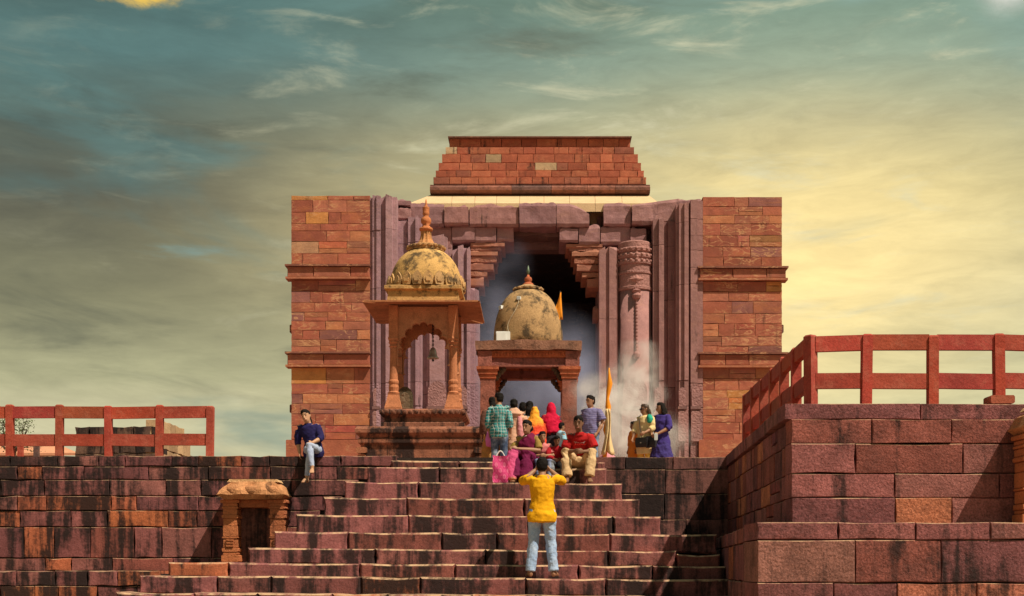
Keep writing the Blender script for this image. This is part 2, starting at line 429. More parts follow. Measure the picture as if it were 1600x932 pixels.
lay(tw, Vector((0, DW, 0)), X, NF, rows, M['terrace'], rng, [(1, [(.17, .07, .062), (.2, .082, .07)])], depth=.4, jit=.015)  # darker stones: stains, plus the bastion's shade put into the colour
# --- low bench at the foot of the wall
bw = thing('low_wall', (-7, 20.6, 0), 'low bench-like wall of purple blocks at the foot of the long retaining wall', 'wall')
MB().box(-12, PX(255, 20.6), 20.66, 21.95, 0, PZ(893, 20.6)-.04).build('core', M['core'], bw, (.05, .03, .028))
zb = [PZ(892, 20.6), PZ(916, 20.6), PZ(948, 20.6), PZ(985, 20.6), PZ(1020, 20.6), .02]
rows = [(zb[i+1], zb[i], -10.2, PX(250, 20.6), .38, .75) for i in range(5)]
lay(bw, Vector((0, 20.6, 0)), X, NF, rows, M['terrace'], rng, TERR, depth=1.35, jit=.02, proud=.02, over=lambda ri, u, z: (.44, .14, .06) if ri == 1 and -8.3 < u < -7.7 else None)
# --- staircase
stair = thing('staircase', (-.5, 19, 0), 'broad flight of worn red stone steps with black stains leading up to the temple platform', 'staircase')
SL = -.0072
steps = [(721, 610, 946, 21.76), (731, 573, 948, 21.40), (754, 538, 973, 20.95), (779, 505, 1000, 20.50), (806, 462, 1033, 20.05), (833, 428, 1121, 19.60),
         (859, 387, 1126, 19.15), (882, 262, 1136, 18.70), (903, 217, 1142, 18.25), (930, 180, 1146, 17.80)]
SZ = []
core = MB()
for k, (y, xl, xr, d) in enumerate(steps):
    zt = PZ(y, d); SZ.append(zt)
    zb_ = PZ(steps[k+1][0], steps[k+1][3]) if k+1 < len(steps) else zt-.25
    u0, u1 = PX(xl, d), PX(xr, d)
    wid = (.7, 1.9) if k < 8 else (.7, 1.5)
    def sover(ri, u, z, k=k, d=d):
        px = CX+u*F/d
        if k == 5 and 525 < px < 565: return (.46, .115, .045)
        if k == 7 and px < 500 and int(px/40) % 3 != 2: return (.40, .125, .062)
        if k >= 1 and u < PX(xl, d)+1.1: return (.27, .095, .096)
    segs = [(u0, u1, 0)]
    if k == 6: segs = [(u0, PX(1057, d), 0), (PX(1057, d)+.005, u1, -.05)]
    for a, b, dzz in segs:
        lay(stair, Vector((0, d, 0)), X, NF, [(zb_-.04+dzz, zt+dzz, a, b, *wid)], M['stair'], rng, STEP, depth=.62 if k else .3, ch=.026, jit=.022, bulge=.004, proud=.014, over=sover, slope=SL)
    core.box(u0+.08, u1-.08, d+.2, DW+.05, 0, zt-.09-.03*(k == 6))
for k in range(5):      # the rest of the flight, below the picture
    d = 17.35-.45*k; zt = SZ[9]-.25*(k+1); u0 = PX(150, 17.35)-.25*k; u1 = PX(1146, 17.8)-.05*k
    lay(stair, Vector((0, d, 0)), X, NF, [(max(zt-.28, 0), zt, u0, u1, .9, 1.7)], M['stair'], rng, STEP, depth=.62, ch=.016, jit=.02, slope=SL)
    core.box(u0+.05, u1-.1, d+.15, 17.9, 0, zt-.06)
core.build('core', M['core'], stair, (.05, .03, .028))
# --- bastion on the right: upper wall with cap, lower ledge
def face(parent, A, B, rows, mat, table, **kw):        # wall from A to B (outward normal on the right hand of A->B)
    U = (B-A); L_ = U.length; U.normalize(); Nn = U.cross(Vector((0, 0, 1)))
    lay(parent, A, U, Nn, [(z0, z1, 0, L_, wa, wb) for z0, z1, wa, wb in rows], mat, rng, table, **kw)
bs = thing('bastion', (6, 17, 0), 'massive projecting bastion of rough purple stone blocks beside the stairs', 'wall')
nx, nd = PX(1236, 15.0), 15.0; fx, fd = PX(1138, 22.0), 22.0
lx, ld = PX(1183, 14.0), 14.0; kx, kd = PX(1118, 21.2), 21.2
ZL = PZ(816, 14.0)
core = MB()
core.extrude_z([(nx+.12, nd+.22), (12, nd+.22), (12, 22.4), (fx+.12, 22.4)], ZL-.3, PLAT-.02)
core.extrude_z([(lx+.07, ld+.08), (12, ld+.08), (12, 22.3), (kx+.3, 22.3), (kx+.07, kd)], 0, ZL-.05)
core.build('core', M['core'], bs, (.04, .026, .024))
cap0 = PZ(655, 15.0)
yb = [655, 693, 740, 778, 816]
zf = [PZ(y, 15.0) for y in yb]; zf[-1] = ZL-.06
frows = [(zf[i+1], zf[i], .6, 1.35) for i in range(4)]
frows = [(zf[i+1], zf[i], .6, 1.35) for i in range(4)]
def bover(ri, u, z):
    if ri == 0 and u < .35: return (.38, .12, .055)
    if ri == 3 and 1.3 < u < 2.2: return (.40, .14, .075)
face(bs, Vector((nx, nd, 0)), Vector((9.5, nd, 0)), frows, M['bastion'], BAST, depth=.35, jit=.014, ch=.008, proud=.01, over=bover, split=.08)
face(bs, Vector((nx-.06, nd+.09, 0)), Vector((9.5, nd+.09, 0)), [(cap0+.004, PLAT, 1.2, 2.6)], M['bastion'], BAST, depth=.5, jit=.012)
def sover2(ri, u, z):
    h = (math.sin(u*12.9+z*78.2)*43758.5) % 1
    return (.45, .16, .085) if h > .9 else None
srows = [(zf[i+1], zf[i], .35, .95) for i in range(4)]
face(bs, Vector((fx, fd+.05, 0)), Vector((nx+.013, nd+.358, 0)), srows, M['bastion'], BAST, depth=.3, jit=.014, ch=.008, over=sover2, split=.15)
face(bs, Vector((fx-.03, fd+.05, 0)), Vector((nx-.045, nd+.60, 0)), [(cap0+.004, PLAT, .7, 1.5)], M['bastion'], BAST, depth=.45, jit=.012)
zl = [ZL, PZ(844, 14.0), PZ(911, 14.0), PZ(975, 14.0), PZ(1040, 14.0), .02]
lrows = [(zl[1], zl[0], .7, 1.2), (zl[2], zl[1], .7, 1.35), (zl[3], zl[2], .45, 1.2), (zl[4], zl[3], .7, 1.5), (zl[5], zl[4], .7, 1.4)]
def lover(ri, u, z):
    if ri == 2 and 1.5 < u < 2.9: return (.46, .155, .10)
    if ri == 1 and u < .9: return (.29, .125, .10)
face(bs, Vector((lx, ld, 0)), Vector((9.5, ld, 0)), lrows, M['bastion'], BAST, depth=.9, jit=.014, ch=.009, proud=.012, over=lover, split=.12)
srows = [(zl[1], zl[0], .45, 1.1), (zl[2], zl[1], .35, .9), (zl[3], zl[2], .35, .9), (zl[4], zl[3], .5, 1.1), (zl[5], zl[4], .5, 1.1)]
face(bs, Vector((kx, kd, 0)), Vector((lx+.06, ld+.91, 0)), srows, M['bastion'], BAST, depth=.3, jit=.016, ch=.009)
tread = MB().extrude_z([(lx+.25, ld+.905), (9.5, ld+.905), (9.5, nd+.2), (nx+.2, nd+.2), (fx+.1, 21.9), (kx+.2, 21.9)], ZL-.2, ZL-.012)
tread.build('ledge_bed', M['bastion'], bs, (.22, .09, .075))
# ------------------------------------------------------------------ railings
RED = (.35, .055, .034)
def railing(name, label, group, posts, h, rt, rb, capblock=()):
    rl = thing(name, posts[0], label, 'railing', group)
    r2 = random.Random(len(posts)*3+1)
    pw = .058
    for i, p in enumerate(posts):
        t = posts[min(i+1, len(posts)-1)]-posts[max(i-1, 0)]
        if i in capblock: t = posts[i+1]-posts[i] if i+1 < len(posts) else t
        t.z = 0; t.normalize(); q = t.cross(Vector((0, 0, 1)))
        top = h+r2.uniform(0, .035); lean = r2.uniform(-.014, .014)
        m = MB()
        pts = []
        for (zz_, s_) in ((0, 1), (top-.02, 1), (top, .7)):
            for a, b in ((-1, -1), (1, -1), (1, 1), (-1, 1)):
                pts.append(p+t*(a*pw*s_+lean*zz_)+q*(-b*pw*s_)+Vector((0, 0, zz_)))
        fs = [(3, 2, 1, 0), (8, 9, 10, 11)]
        for l in range(2):
            for k in range(4): fs.append((l*4+k, l*4+(k+1) % 4, l*4+4+(k+1) % 4, l*4+4+k))
        # q points outwards; keep faces outward by testing orientation once
        m.add(pts, fs).build('post', M['rail'], rl, tuple(c*r2.uniform(.85, 1.15) for c in RED))
        if i in capblock:
            c = p+q*.0
            MB().box(c.x-.14, c.x+.14, c.y-.13, c.y+.13, c.z+.004, c.z+.10, .015).build('footing', M['rail'], rl, (.36, .09, .05))
    for a, b in zip(posts, posts[1:]):
        t = (b-a); t.z = 0; L_ = t.length; t.normalize(); q = t.cross(Vector((0, 0, 1)))
        for (z0, z1) in (rt, rb):
            s0, s1 = r2.uniform(-.012, .012), r2.uniform(-.012, .012)
            aa = a+t*(pw-.01); bb = b-t*(pw-.01); th = .038
            vs = []
            for pnt, s in ((aa, s0), (bb, s1)):
                for o_, z in ((th, z0), (th, z1), (-th, z1), (-th, z0)):
                    vs.append(pnt+q*o_+Vector((0, 0, z+s)))
            MB().add(vs, [(0, 4, 5, 1), (1, 5, 6, 2), (2, 6, 7, 3), (3, 7, 4, 0), (0, 1, 2, 3), (7, 6, 5, 4)]).build('rail', M['rail'], rl, tuple(c*r2.uniform(.8, 1.2) for c in RED))
    return rl
d = 22.25
posts = [Vector((PX(x, d), d, PLAT)) for x in (-140, -62, 16, 93, 170, 249, 328)]
railing('railing', 'red painted stone railing along the top of the long retaining wall', 'red stone railings', posts, .86, (.66, .86), (.185, .385))
d = 15.25
posts = [Vector((PX(x, d), d, PLAT)) for x in (1875, 1770, 1665, 1561, 1457, 1353, 1267)][::-1]
side = [Vector((3.215+.02*k*.87, 15.25+.87*k, PLAT)) for k in range(1, 7)][::-1]
railing('railing', 'red painted stone railing turning the corner of the bastion above the stairs', 'red stone railings', side+posts, .815, (.635, .815), (.19, .37), capblock=(len(side)+3,))
# ------------------------------------------------------------------ temple
DT = 53.0; S = F/DT
tx = lambda px, d=DT: PX(px, d); tz = lambda py, d=DT: PZ(py, d)
tp = thing('temple', (tx(838), DT+8, PLAT), 'huge roofless-looking red sandstone temple with two square towers and a tall dark doorway', 'temple')
def tower(xa, xb, ytop, secs, bands, side):
    a, b = tx(xa), tx(xb)
    core = MB().box(a+.05, b-.05, DT+.08, DT+13, PLAT, tz(ytop)-.06).build('tower', M['core'], tp, (.10, .045, .035))
    for ys_ in secs:
        rows = [(tz(y1), tz(y0), a, b, .45, 1.55) for y0, y1 in zip(ys_, ys_[1:])]
        lay(core, Vector((0, DT, 0)), X, NF, rows, M['sandstone'], rng, TOWER, depth=.6, gap=.006, ch=.006, jit=.014, bulge=.003, proud=.009, split=.16)
    for y0, y1 in bands:
        lay(core, Vector((0, DT-.14, 0)), X, NF, [(tz(y1), tz(y0+3), a-.14, b+(.14 if side > 0 else 0), .9, 1.6)], M['sandstone'], rng, TOWER[:2], depth=.6, gap=.012, ch=.02)
        MB().box(a-.22, b+(.22 if side > 0 else .02), DT-.24, DT+.4, tz(y0+3)+.005, tz(y0)).build('cornice', M['sandstone'], core, (.22, .085, .06))
        MB().box(a-.20, b+(.20 if side > 0 else .02), DT-.21, DT+.4, tz(y1)-.09, tz(y1)-.005).build('cornice', M['sandstone'], core, (.40, .15, .085))
    # outer flank stones so that the corner reads as masonry
    xs = a if side < 0 else b
    for y in (508, 634):
        sx = xs-.16 if side < 0 else xs+.16
        MB().box(min(sx, xs)-.0, max(sx, xs), DT+.5, DT+1.1, tz(y+9), tz(y-4), .03).build('bracket', M['sandstone'], core, (.16, .08, .07))
    MB().box(a-.18, b+(.18 if side > 0 else 0), DT-.2, DT+.5, tz(716), tz(688)-.005, .03).build('plinth_course', M['sandstone'], core, (.38, .12, .07))
    MB().box(a-.26, b+(.26 if side > 0 else 0), DT-.28, DT+.5, tz(742), tz(716)-.005, .03).build('plinth_course', M['sandstone'], core, (.40, .125, .07))
    return core
tower(455, 578, 306, [[306, 313, 332, 350, 361, 377.5, 396, 415], [438, 455, 473, 488, 502, 516, 531, 550], [575, 600, 616, 631, 647, 665, 687]], [(415, 434), (551, 571)], -1)
tower(1098, 1222, 308, [[308, 323, 337, 350, 368, 386, 402, 417], [440, 456, 471, 490, 506, 526, 541, 551], [575, 592, 610, 622, 640, 660, 678, 688]], [(418, 436), (552, 572)], 1)
# crown of the roof: stepped courses set back one behind the other
cr = MB().box(tx(708, 57), tx(980, 57), 57.75, 64, tz(300, 57), tz(219, 57)).build('roof_crown', M['core'], tp, (.12, .05, .04))
cy = [215, 230, 241, 254.5, 266.5, 277, 288]; cl = [702, 696, 690.5, 685, 680.5, 677]; crr = [985, 991, 997, 1002, 1006.5, 1010]
for i in range(6):
    dd = 56.0+.3*(5-i)
    lay(cr, Vector((0, dd, 0)), X, NF, [(PZ(cy[i+1], dd), PZ(cy[i], dd), PX(cl[i], dd), PX(crr[i], dd), .45, .95)], M['crown'], rng, CROWN, depth=1.6, gap=.012, jit=.012, proud=.012)
MB().box(PX(700, 57.3), PX(987, 57.3), 57.25, 64, PZ(215.5, 57.3), PZ(213.6, 57.3)).build('coping', M['crown'], cr, (.16, .08, .06))
zc0, zc1 = PZ(302, 55.8), PZ(289, 55.8)
m = MB()
prof = [(-.10, zc0), (.02, zc0-.0), (.09, zc0+.10), (.09, zc0+.2), (0, zc1-.06), (-.04, zc1)]
for (xa, xb) in zip([672, 730, 800, 862, 918, 962], [730, 800, 862, 918, 962, 1016]):
    mm = MB(); a, b = PX(xa, 55.8), PX(xb, 55.8)-.012
    mm.prism([(a, zc0), (b, zc0), (b, zc1), (a, zc1)], 55.8, 58)
    mm.add([(a, 55.8, zc0+.03), (a, 55.68, zc0+.1), (a, 55.68, zc0+.22), (a, 55.8, zc1-.05), (b, 55.8, zc0+.03), (b, 55.68, zc0+.1), (b, 55.68, zc0+.22), (b, 55.8, zc1-.05)],
           [(0, 4, 5, 1), (1, 5, 6, 2), (2, 6, 7, 3), (0, 1, 2, 3), (7, 6, 5, 4)])
    mm.build('roof_moulding', M['shrine'], cr, rng.choice([(.20, .085, .065), (.26, .10, .07), (.15, .075, .065)]))
# sunlit sloping roof slabs
edges = [640, 706, 742, 776, 812, 850, 890, 930, 972, 1030]
z0, z1 = PZ(319, 54.0), PZ(302.5, 55.9)
for a, b in zip(edges, edges[1:]):
    ta = 672 if a == 640 else a; tb = 1014 if b == 1030 else b
    x0, x1, x2, x3 = PX(a, 54)+.006, PX(b, 54)-.006, PX(tb, 55.9)-.006, PX(ta, 55.9)+.006
    MB().add([(x0, 53.9, z0-.35), (x1, 53.9, z0-.35), (x2, 56.2, z1-.4), (x3, 56.2, z1-.4), (x0, 53.9, z0), (x1, 53.9, z0), (x2, 56.2, z1+.02), (x3, 56.2, z1+.02)],
             [(3, 2, 1, 0), (4, 5, 6, 7), (0, 1, 5, 4), (1, 2, 6, 5), (2, 3, 7, 6), (3, 0, 4, 7)]).build('roof_slab', M['pale'], tp, (.62, .44, .26))
# lintel blocks, broken and uneven
OLD = [(.30, .155, .160), (.32, .165, .165), (.26, .135, .145), (.30, .145, .14)]
def block(x0, x1, yt, yb_, d0, depth, col_, broke=0, seed=0, nm='lintel_block', mat='oldstone', topfn=None):
    a, b = PX(x0, d0), PX(x1, d0); zb_, zt = PZ(yb_, d0), PZ(yt, d0)
    m = gridbox(a+.012, b-.012, d0, d0+depth, zb_, zt, 14, 3, 8)
    r = random.Random(seed); ov = Vector((r.uniform(0, 50), r.uniform(0, 50), 0))
    nv = []
    for v in m.v:
        v = Vector(v); u = (v.x-a)/(b-a); w = (v.z-zb_)/(zt-zb_)
        n_ = mnoise.noise_vector(v*1.3+ov)*.07+mnoise.noise_vector(v*3.7+ov)*.06
        if topfn and w > .55: v.z -= (zt-PZ(topfn(u), d0))*(w-.55)/.45
        elif w > .9: v.z += n_.z*1.6-broke*max(0, abs(u-.5)-.34)*1.2
        if w < .1: v.z += n_.z*.8
        v.y += n_.y*.35+(.06 if (w > .95 or w < .05) else 0); v.x += n_.x*.6*(1 if .05 < u < .95 else .4)
        nv.append(tuple(v))
    m.v = nv
    return m.build(nm, M[mat], tp, col_)
c = lambda: rng.choice(OLD)
DL = 53.7
for i, (x0, x1, yt, yb_, br) in enumerate([(640, 694, 319, 354, 0), (694, 732, 320, 352, .9), (733, 811, 320, 354, .9), (811, 869.5, 318, 354, .1)]):
    block(x0, x1, yt, yb_, DL-.1*(i % 2), 1.8, c(), br, i)
block(869.5, 921, 318, 354, DL, 1.8, c(), 0, 11, topfn=lambda u: 318+max(0, u-.35)**1.6*34)
block(943, 986, 318, 354, DL+.1, 1.6, c(), .2, 12)
block(987, 1062, 313, 350, DL-.1, 1.8, c(), 0, 13, topfn=lambda u: 320-10*u)
block(1040, 1098, 312, 330, DL+.3, 1.6, c(), 0, 14)
block(922, 944, 330, 354, DL+1.2, 1.0, (.5, .33, .2), 0, 15, mat='pale')
for i, (x0, x1, yt, yb_) in enumerate([(706, 742, 353, 378), (742, 776, 353, 379), (776, 803, 353, 377), (874, 904, 355, 378), (904, 938, 354, 381), (938, 985, 353, 381), (985, 1010, 354, 384), (655, 706, 355, 392)]):
    block(x0, x1, yt, yb_, DL+.12+.06*(i % 3), 2.0, c(), .3, 20+i)
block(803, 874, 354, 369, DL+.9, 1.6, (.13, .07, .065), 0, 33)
block(640, 668, 318, 332, DL+.3, 1.2, c(), .2, 34)
block(621, 642, 313, 322, DL-.2, 1.2, c(), .2, 35); block(621, 642, 324, 343, DL-.2, 1.2, c(), .4, 36)
block(668, 690, 343, 356, DL+.1, 1.2, c(), .4, 37)
# corbelled bracket capitals either side of the opening (redder stone)
CORB = [(.34, .135, .09), (.30, .12, .085), (.37, .155, .10)]
def corbel(sgn, x_out, seq):
    for i, (xin, y0, y1) in enumerate(seq):
        a, b = sorted((x_out, xin))
        block(a, b, y0, y1, DL+.25+.05*(i % 2), 1.9, CORB[i % 3], .2, 50+i+(7 if sgn > 0 else 0), 'bracket_block', 'carved' if i % 2 else 'oldstone')
corbel(-1, 735, [(789, 379, 386), (783, 386.5, 392), (778, 392.5, 400), (776, 400.5, 411), (772, 411.5, 423), (762, 423.5, 433), (756, 433.5, 448)])
corbel(1, 942, [(884, 381, 387), (889, 387.5, 393), (893, 393.5, 401), (897, 401.5, 413), (901, 413.5, 425), (909, 425.5, 434), (917, 434.5, 450)])
block(926, 942, 480, 500, DL+.4, .8, (.30, .13, .10), .2, 71, 'bracket_block', 'carved')
# pilasters: mouldings run up the shaft, drums jointed
def pilaster(xa, xb, ytop, y_d, prof, cuts, colr, seed, broken=.15, ybot=820, carve_from=600):
    """prof: list of (u 0..1, forward m). cuts: joint heights in px."""
    d0 = DT+y_d; r = random.Random(seed); a, b = PX(xa, d0), PX(xb, d0)
    ysq = [ytop]+list(cuts)+[ybot]
    for i, (y0, y1) in enumerate(zip(ysq, ysq[1:])):
        off = r.uniform(-.02, .02)
        poly = [(a+(b-a)*u, d0-f+off) for u, f in prof]
        poly = poly+[(b, d0+1.2), (a, d0+1.2)]
        zt = PZ(y0, d0)-.008; zb_ = max(PZ(y1, d0)+.008, PLAT)
        tops = [zt-(r.uniform(0, broken) if i == 0 else 0) for _ in poly]
        k = r.uniform(.9, 1.1)
        MB().extrude_z(poly, zb_, zt, tops).build('pilaster', M['carved'] if y0 >= carve_from else M['oldstone'], tp, tuple(x*k for x in colr))
def mould(n, f0, f1, seed=0):
    """vertical ribs: alternate fillets and hollows"""
    out = []
    for i in range(n):
        u0, u1 = i/n, (i+1)/n
        f = f0 if i % 2 == 0 else f1
        out += [(u0+.0005, f), (u1-.0005, f)]
    return out
V1, V2, V3 = (.34, .20, .235), (.30, .175, .21), (.37, .215, .24)  # paler and bluer than the stone: sunlit haze mixed into the colour
pilaster(578, 596, 305, .10, [(0, .05), (.25, .05), (.26, .14), (.6, .14), (.62, .22), (.98, .22)], [362, 452, 600, 640], V1, 1)
pilaster(596, 621, 306, .15, [(0, .12), (.3, .12), (.32, .34), (.72, .34), (.74, .2), (.98, .2)], [361, 455, 600, 640], V3, 2)
pilaster(621, 638, 343, .45, [(0, .05), (.9, .05), (.92, .12), (.99, .12)], [382, 470, 600, 640], V2, 3)
pilaster(638, 659, 339, .35, [(0, .1), (.55, .1), (.57, .26), (.75, .26), (.77, .16), (.98, .16)], [380, 470, 598, 635], V1, 4)
pilaster(659, 707, 368, .9, [(0, .0), (.16, .0), (.17, .16), (.26, .16), (.27, .26), (.73, .26), (.74, .16), (.84, .16), (.85, .0), (.99, 0)], [440, 597, 617, 640], (0.356, 0.205, 0.218), 5)
pilaster(707, 735, 384, .55, [(0, .05), (.3, .05), (.32, .2), (.62, .2), (.64, .1), (.8, .1), (.82, .26), (.98, .26)], [440, 520, 600, 645], V1, 6, .25)
pilaster(735, 748, 450, .8, [(0, .1), (.5, .1), (.52, 0), (.99, 0)], [520, 600], V2, 7, .2)
pilaster(936, 966, 386, .55, [(0, .18), (.3, .18), (.32, .1), (.5, .1), (.52, .2), (.9, .2), (.92, .05), (.99, .05)], [500, 600, 650], (0.31, 0.158, 0.152), 8, .2)
pilaster(1020, 1037, 342, .3, [(0, .1), (.5, .1), (.52, .26), (.98, .26)], [385, 457, 596, 636], (0.304, 0.156, 0.152), 9, .12)
pilaster(1037, 1056, 345, .5, [(0, .0), (.3, .0), (.32, .1), (.98, .1)], [386, 470, 606, 640], (0.251, 0.125, 0.125), 10, .1)
pilaster(1056, 1075, 318, .15, [(0, .05), (.2, .05), (.22, .2), (.62, .2), (.64, .3), (.98, .3)], [350, 447, 596, 636], (0.317, 0.161, 0.156), 11, .1)
pilaster(1075, 1098, 314, .1, [(0, .0), (.12, .0), (.14, .22), (.6, .22), (.62, .12), (.98, .12)], [344, 370, 393, 420, 445, 600, 637], (0.297, 0.152, 0.145), 12, .08)
# the engaged round column with carved bands
dc = DT+.75; ccx = PX(992.5, dc); cr_ = 27.5*dc/F
zq = lambda y: PZ(y, dc-.6)
def ringz(y0, y1, r0, r1=None): return [(r0, zq(y1)), (r1 or r0, zq(y0))]
cc = (.31, .155, .150)
MB().lathe([(cr_*.97, PLAT), (cr_*.97, zq(640)), (cr_*.95, zq(638)), (cr_*.95, zq(453))], ccx, dc, 36).build('column_shaft', M['oldstone'], tp, cc, True)
prof = []
for y, r in ((453, .95), (452, 1.02), (448, 1.03), (447, .98), (428, .98), (427, 1.03), (424, 1.03), (423, .97), (413, .97), (412, 1.05), (409, 1.07), (406, 1.0), (404, .96), (402, 1.05), (399, 1.07), (396, 1.0), (394, .95), (392, 1.05), (388, 1.06), (386, .98), (378, .98), (376, .9)):
    prof.append((cr_*r, zq(y)))
MB().lathe(prof, ccx, dc, 36).build('column_capital', M['carved'], tp, (.33, .162, .147))
for y in (389, 398, 407):
    m = MB()
    for k in range(9):
        a = -math.pi/2+(k-4)*.3
        m.ball((ccx+cr_*1.03*math.cos(a), dc+cr_*1.03*math.sin(a), zq(y)), (.07, .07, .06), 8, 5)
    m.build('capital_beading', M['oldstone'], tp, (.34, .17, .15), kind='stuff')
def diamond(y, w, h):
    z = zq(y); f = dc-cr_*1.0
    MB().add([(ccx-w, f+.06, z), (ccx, f+.02, z-h), (ccx+w, f+.06, z), (ccx, f+.02, z+h), (ccx, f-.09, z)], [(0, 1, 4), (1, 2, 4), (2, 3, 4), (3, 0, 4), (3, 2, 1, 0)]).build('diamond_boss', M['carved'], tp, (.35, .17, .15))
diamond(402, .22, .34); diamond(437, .3, .2)
m = MB(); f = dc-cr_*.95
for k in range(17): m.ball((ccx, f-.02, zq(470)-k*.145), (.055, .05, .085), 8, 5)
m.build('carved_chain', M['oldstone'], tp, (.32, .16, .15))
MB().lathe([(.02, zq(471)), (.16, zq(467)), (.2, zq(463)), (.14, zq(459)), (.2, zq(455)), (.05, zq(452))], ccx, f+.02, 14).build('carved_pendant', M['oldstone'], tp, (.33, .162, .15))
MB().lathe([(.02, zq(562)), (.13, zq(559)), (.15, zq(554)), (.06, zq(548))], ccx, f+.02, 12).build('carved_pendant', M['oldstone'], tp, (.33, .162, .15))
# carved base panels
for (x0, x1, d0) in ((602, 616, DT-.1), (583, 593, DT-.05), (1060, 1072, DT-.1), (1080, 1094, DT-.1), (1022, 1034, DT+.05), (668, 698, DT+.66), (712, 730, DT+.35), (972, 1012, DT-.02)):
    a, b = PX(x0, d0), PX(x1, d0); z = PZ(622, d0); w = (b-a)/2; cx_ = (a+b)/2
    arch = [(cx_+w*.95*math.cos(t*math.pi/8), z+.25+w*1.1*math.sin(t*math.pi/8)) for t in range(9)]
    MB().prism([(a+.02, z-.35), (b-.02, z-.35)]+arch, d0-.07, d0+.25).build('carved_panel', M['carved'], tp, (.32, .165, .16))
    MB().box(a-.03, b+.03, d0-.10, d0+.25, z-.47, z-.36).build('carved_panel', M['oldstone'], tp, (.20, .105, .10))
    MB().box(a-.01, b+.01, d0-.08, d0+.25, PZ(690, d0), z-.55, .05).build('carved_panel', M['carved'], tp, (.33, .17, .16))
# the walls behind the mouldings and the dark sanctum
m = MB()
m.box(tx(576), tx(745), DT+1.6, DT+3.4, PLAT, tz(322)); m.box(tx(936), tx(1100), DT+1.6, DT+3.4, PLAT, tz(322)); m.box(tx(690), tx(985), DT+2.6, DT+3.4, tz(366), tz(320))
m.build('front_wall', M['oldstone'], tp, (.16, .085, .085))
m = MB()
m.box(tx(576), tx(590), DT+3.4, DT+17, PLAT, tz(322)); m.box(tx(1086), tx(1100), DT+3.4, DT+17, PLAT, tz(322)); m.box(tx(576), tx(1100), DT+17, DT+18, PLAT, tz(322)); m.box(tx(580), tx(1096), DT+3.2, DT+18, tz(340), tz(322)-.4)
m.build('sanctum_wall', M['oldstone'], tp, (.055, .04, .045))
# ------------------------------------------------------------------ domed pavilion on a plinth
DC = 30.45; XC = PX(667, DC)-.02
OR = (.48, .18, .085)
ch = thing('pavilion', (XC, DC, PLAT), 'small open pavilion with cusped arches and ochre lotus dome on a stained plinth', 'pavilion')
zb0 = PLAT; zb1 = PZ(666, 28.95); zfl = PZ(639, 29.5)
hw = 1.47
pc = (.32, .125, .075)
m = MB().square([(hw-.05, zb0), (hw-.05, zb0+.14), (hw-.12, zb0+.2), (hw-.12, zb1-.42), (hw-.06, zb1-.36), (hw-.06, zb1-.28), (hw-.10, zb1-.25), (hw, zb1-.14), (hw, zb1-.06), (hw-.05, zb1)], XC, DC)
m.build('plinth', M['plinth'], ch, pc)
for sx in (-1, 1):
    m = MB()
    for k, (w, z) in enumerate(((.12, 0), (.09, .16), (.07, .3), (.09, .46), (.12, .62))):
        m.box(XC+sx*(hw-.15)-w, XC+sx*(hw-.15)+w, DC-hw-.02+(.12-w), DC-hw+.2, zb0+.05+z, zb0+.05+z+.13, .02)
    m.build('corner_colonnette', M['plinth'], ch, (.38, .15, .08))
hu = 1.0
m = MB().square([(hu-.05, zb1-.01), (hu-.05, zb1+.14), (hu-.12, zb1+.17), (hu-.12, zfl-.2), (hu-.02, zfl-.12), (hu-.02, zfl-.03), (hu-.06, zfl)], XC, DC)
m.build('floor_slab', M['plinth'], ch, (.30, .12, .075))
m = MB()
for i in range(15):
    x = XC-.93+i*.1326
    m.ball((x, DC-hu+.01, zfl-.075), (.05, .03, .05), 8, 5)
    m.ball((x*1.0, DC-hw*1.0+.01, zb1-.10), (.045, .02, .045), 6, 4)
m.build('leaf_moulding', M['plinth'], ch, (.27, .11, .07))
zev = PZ(470.5, 29.05)          # underside level of the eave's edge
hp = .685
zsp = PZ(533, 29.77); zcap = zev-.02
for sx in (-1, 1):
    for sy in (-1, 1):
        px_, py_ = XC+sx*hp, DC+sy*hp
        m = MB().square([(.19, zfl), (.19, zfl+.05), (.165, zfl+.14), (.12, zfl+.34), (.125, zfl+.37)], px_, py_)
        H_ = zsp-zfl
        m.lathe([(.125, zfl+.36), (.135, zfl+.4), (.105, zfl+.43), (.12, zfl+.52), (.105, zfl+.58), (.118, zfl+.62), (.118, zfl+.66), (.098, zfl+.7), (.088, zfl+H_*.7), (.085, zsp-.16), (.11, zsp-.13), (.085, zsp-.1), (.12, zsp-.04), (.10, zsp)], px_, py_, 16)
        m.square([(.105, zsp-.01), (.12, zsp+.04), (.105, zsp+.08), (.102, zcap+.05)], px_, py_)
        m.build('pillar', M['chhatri'], ch, OR)
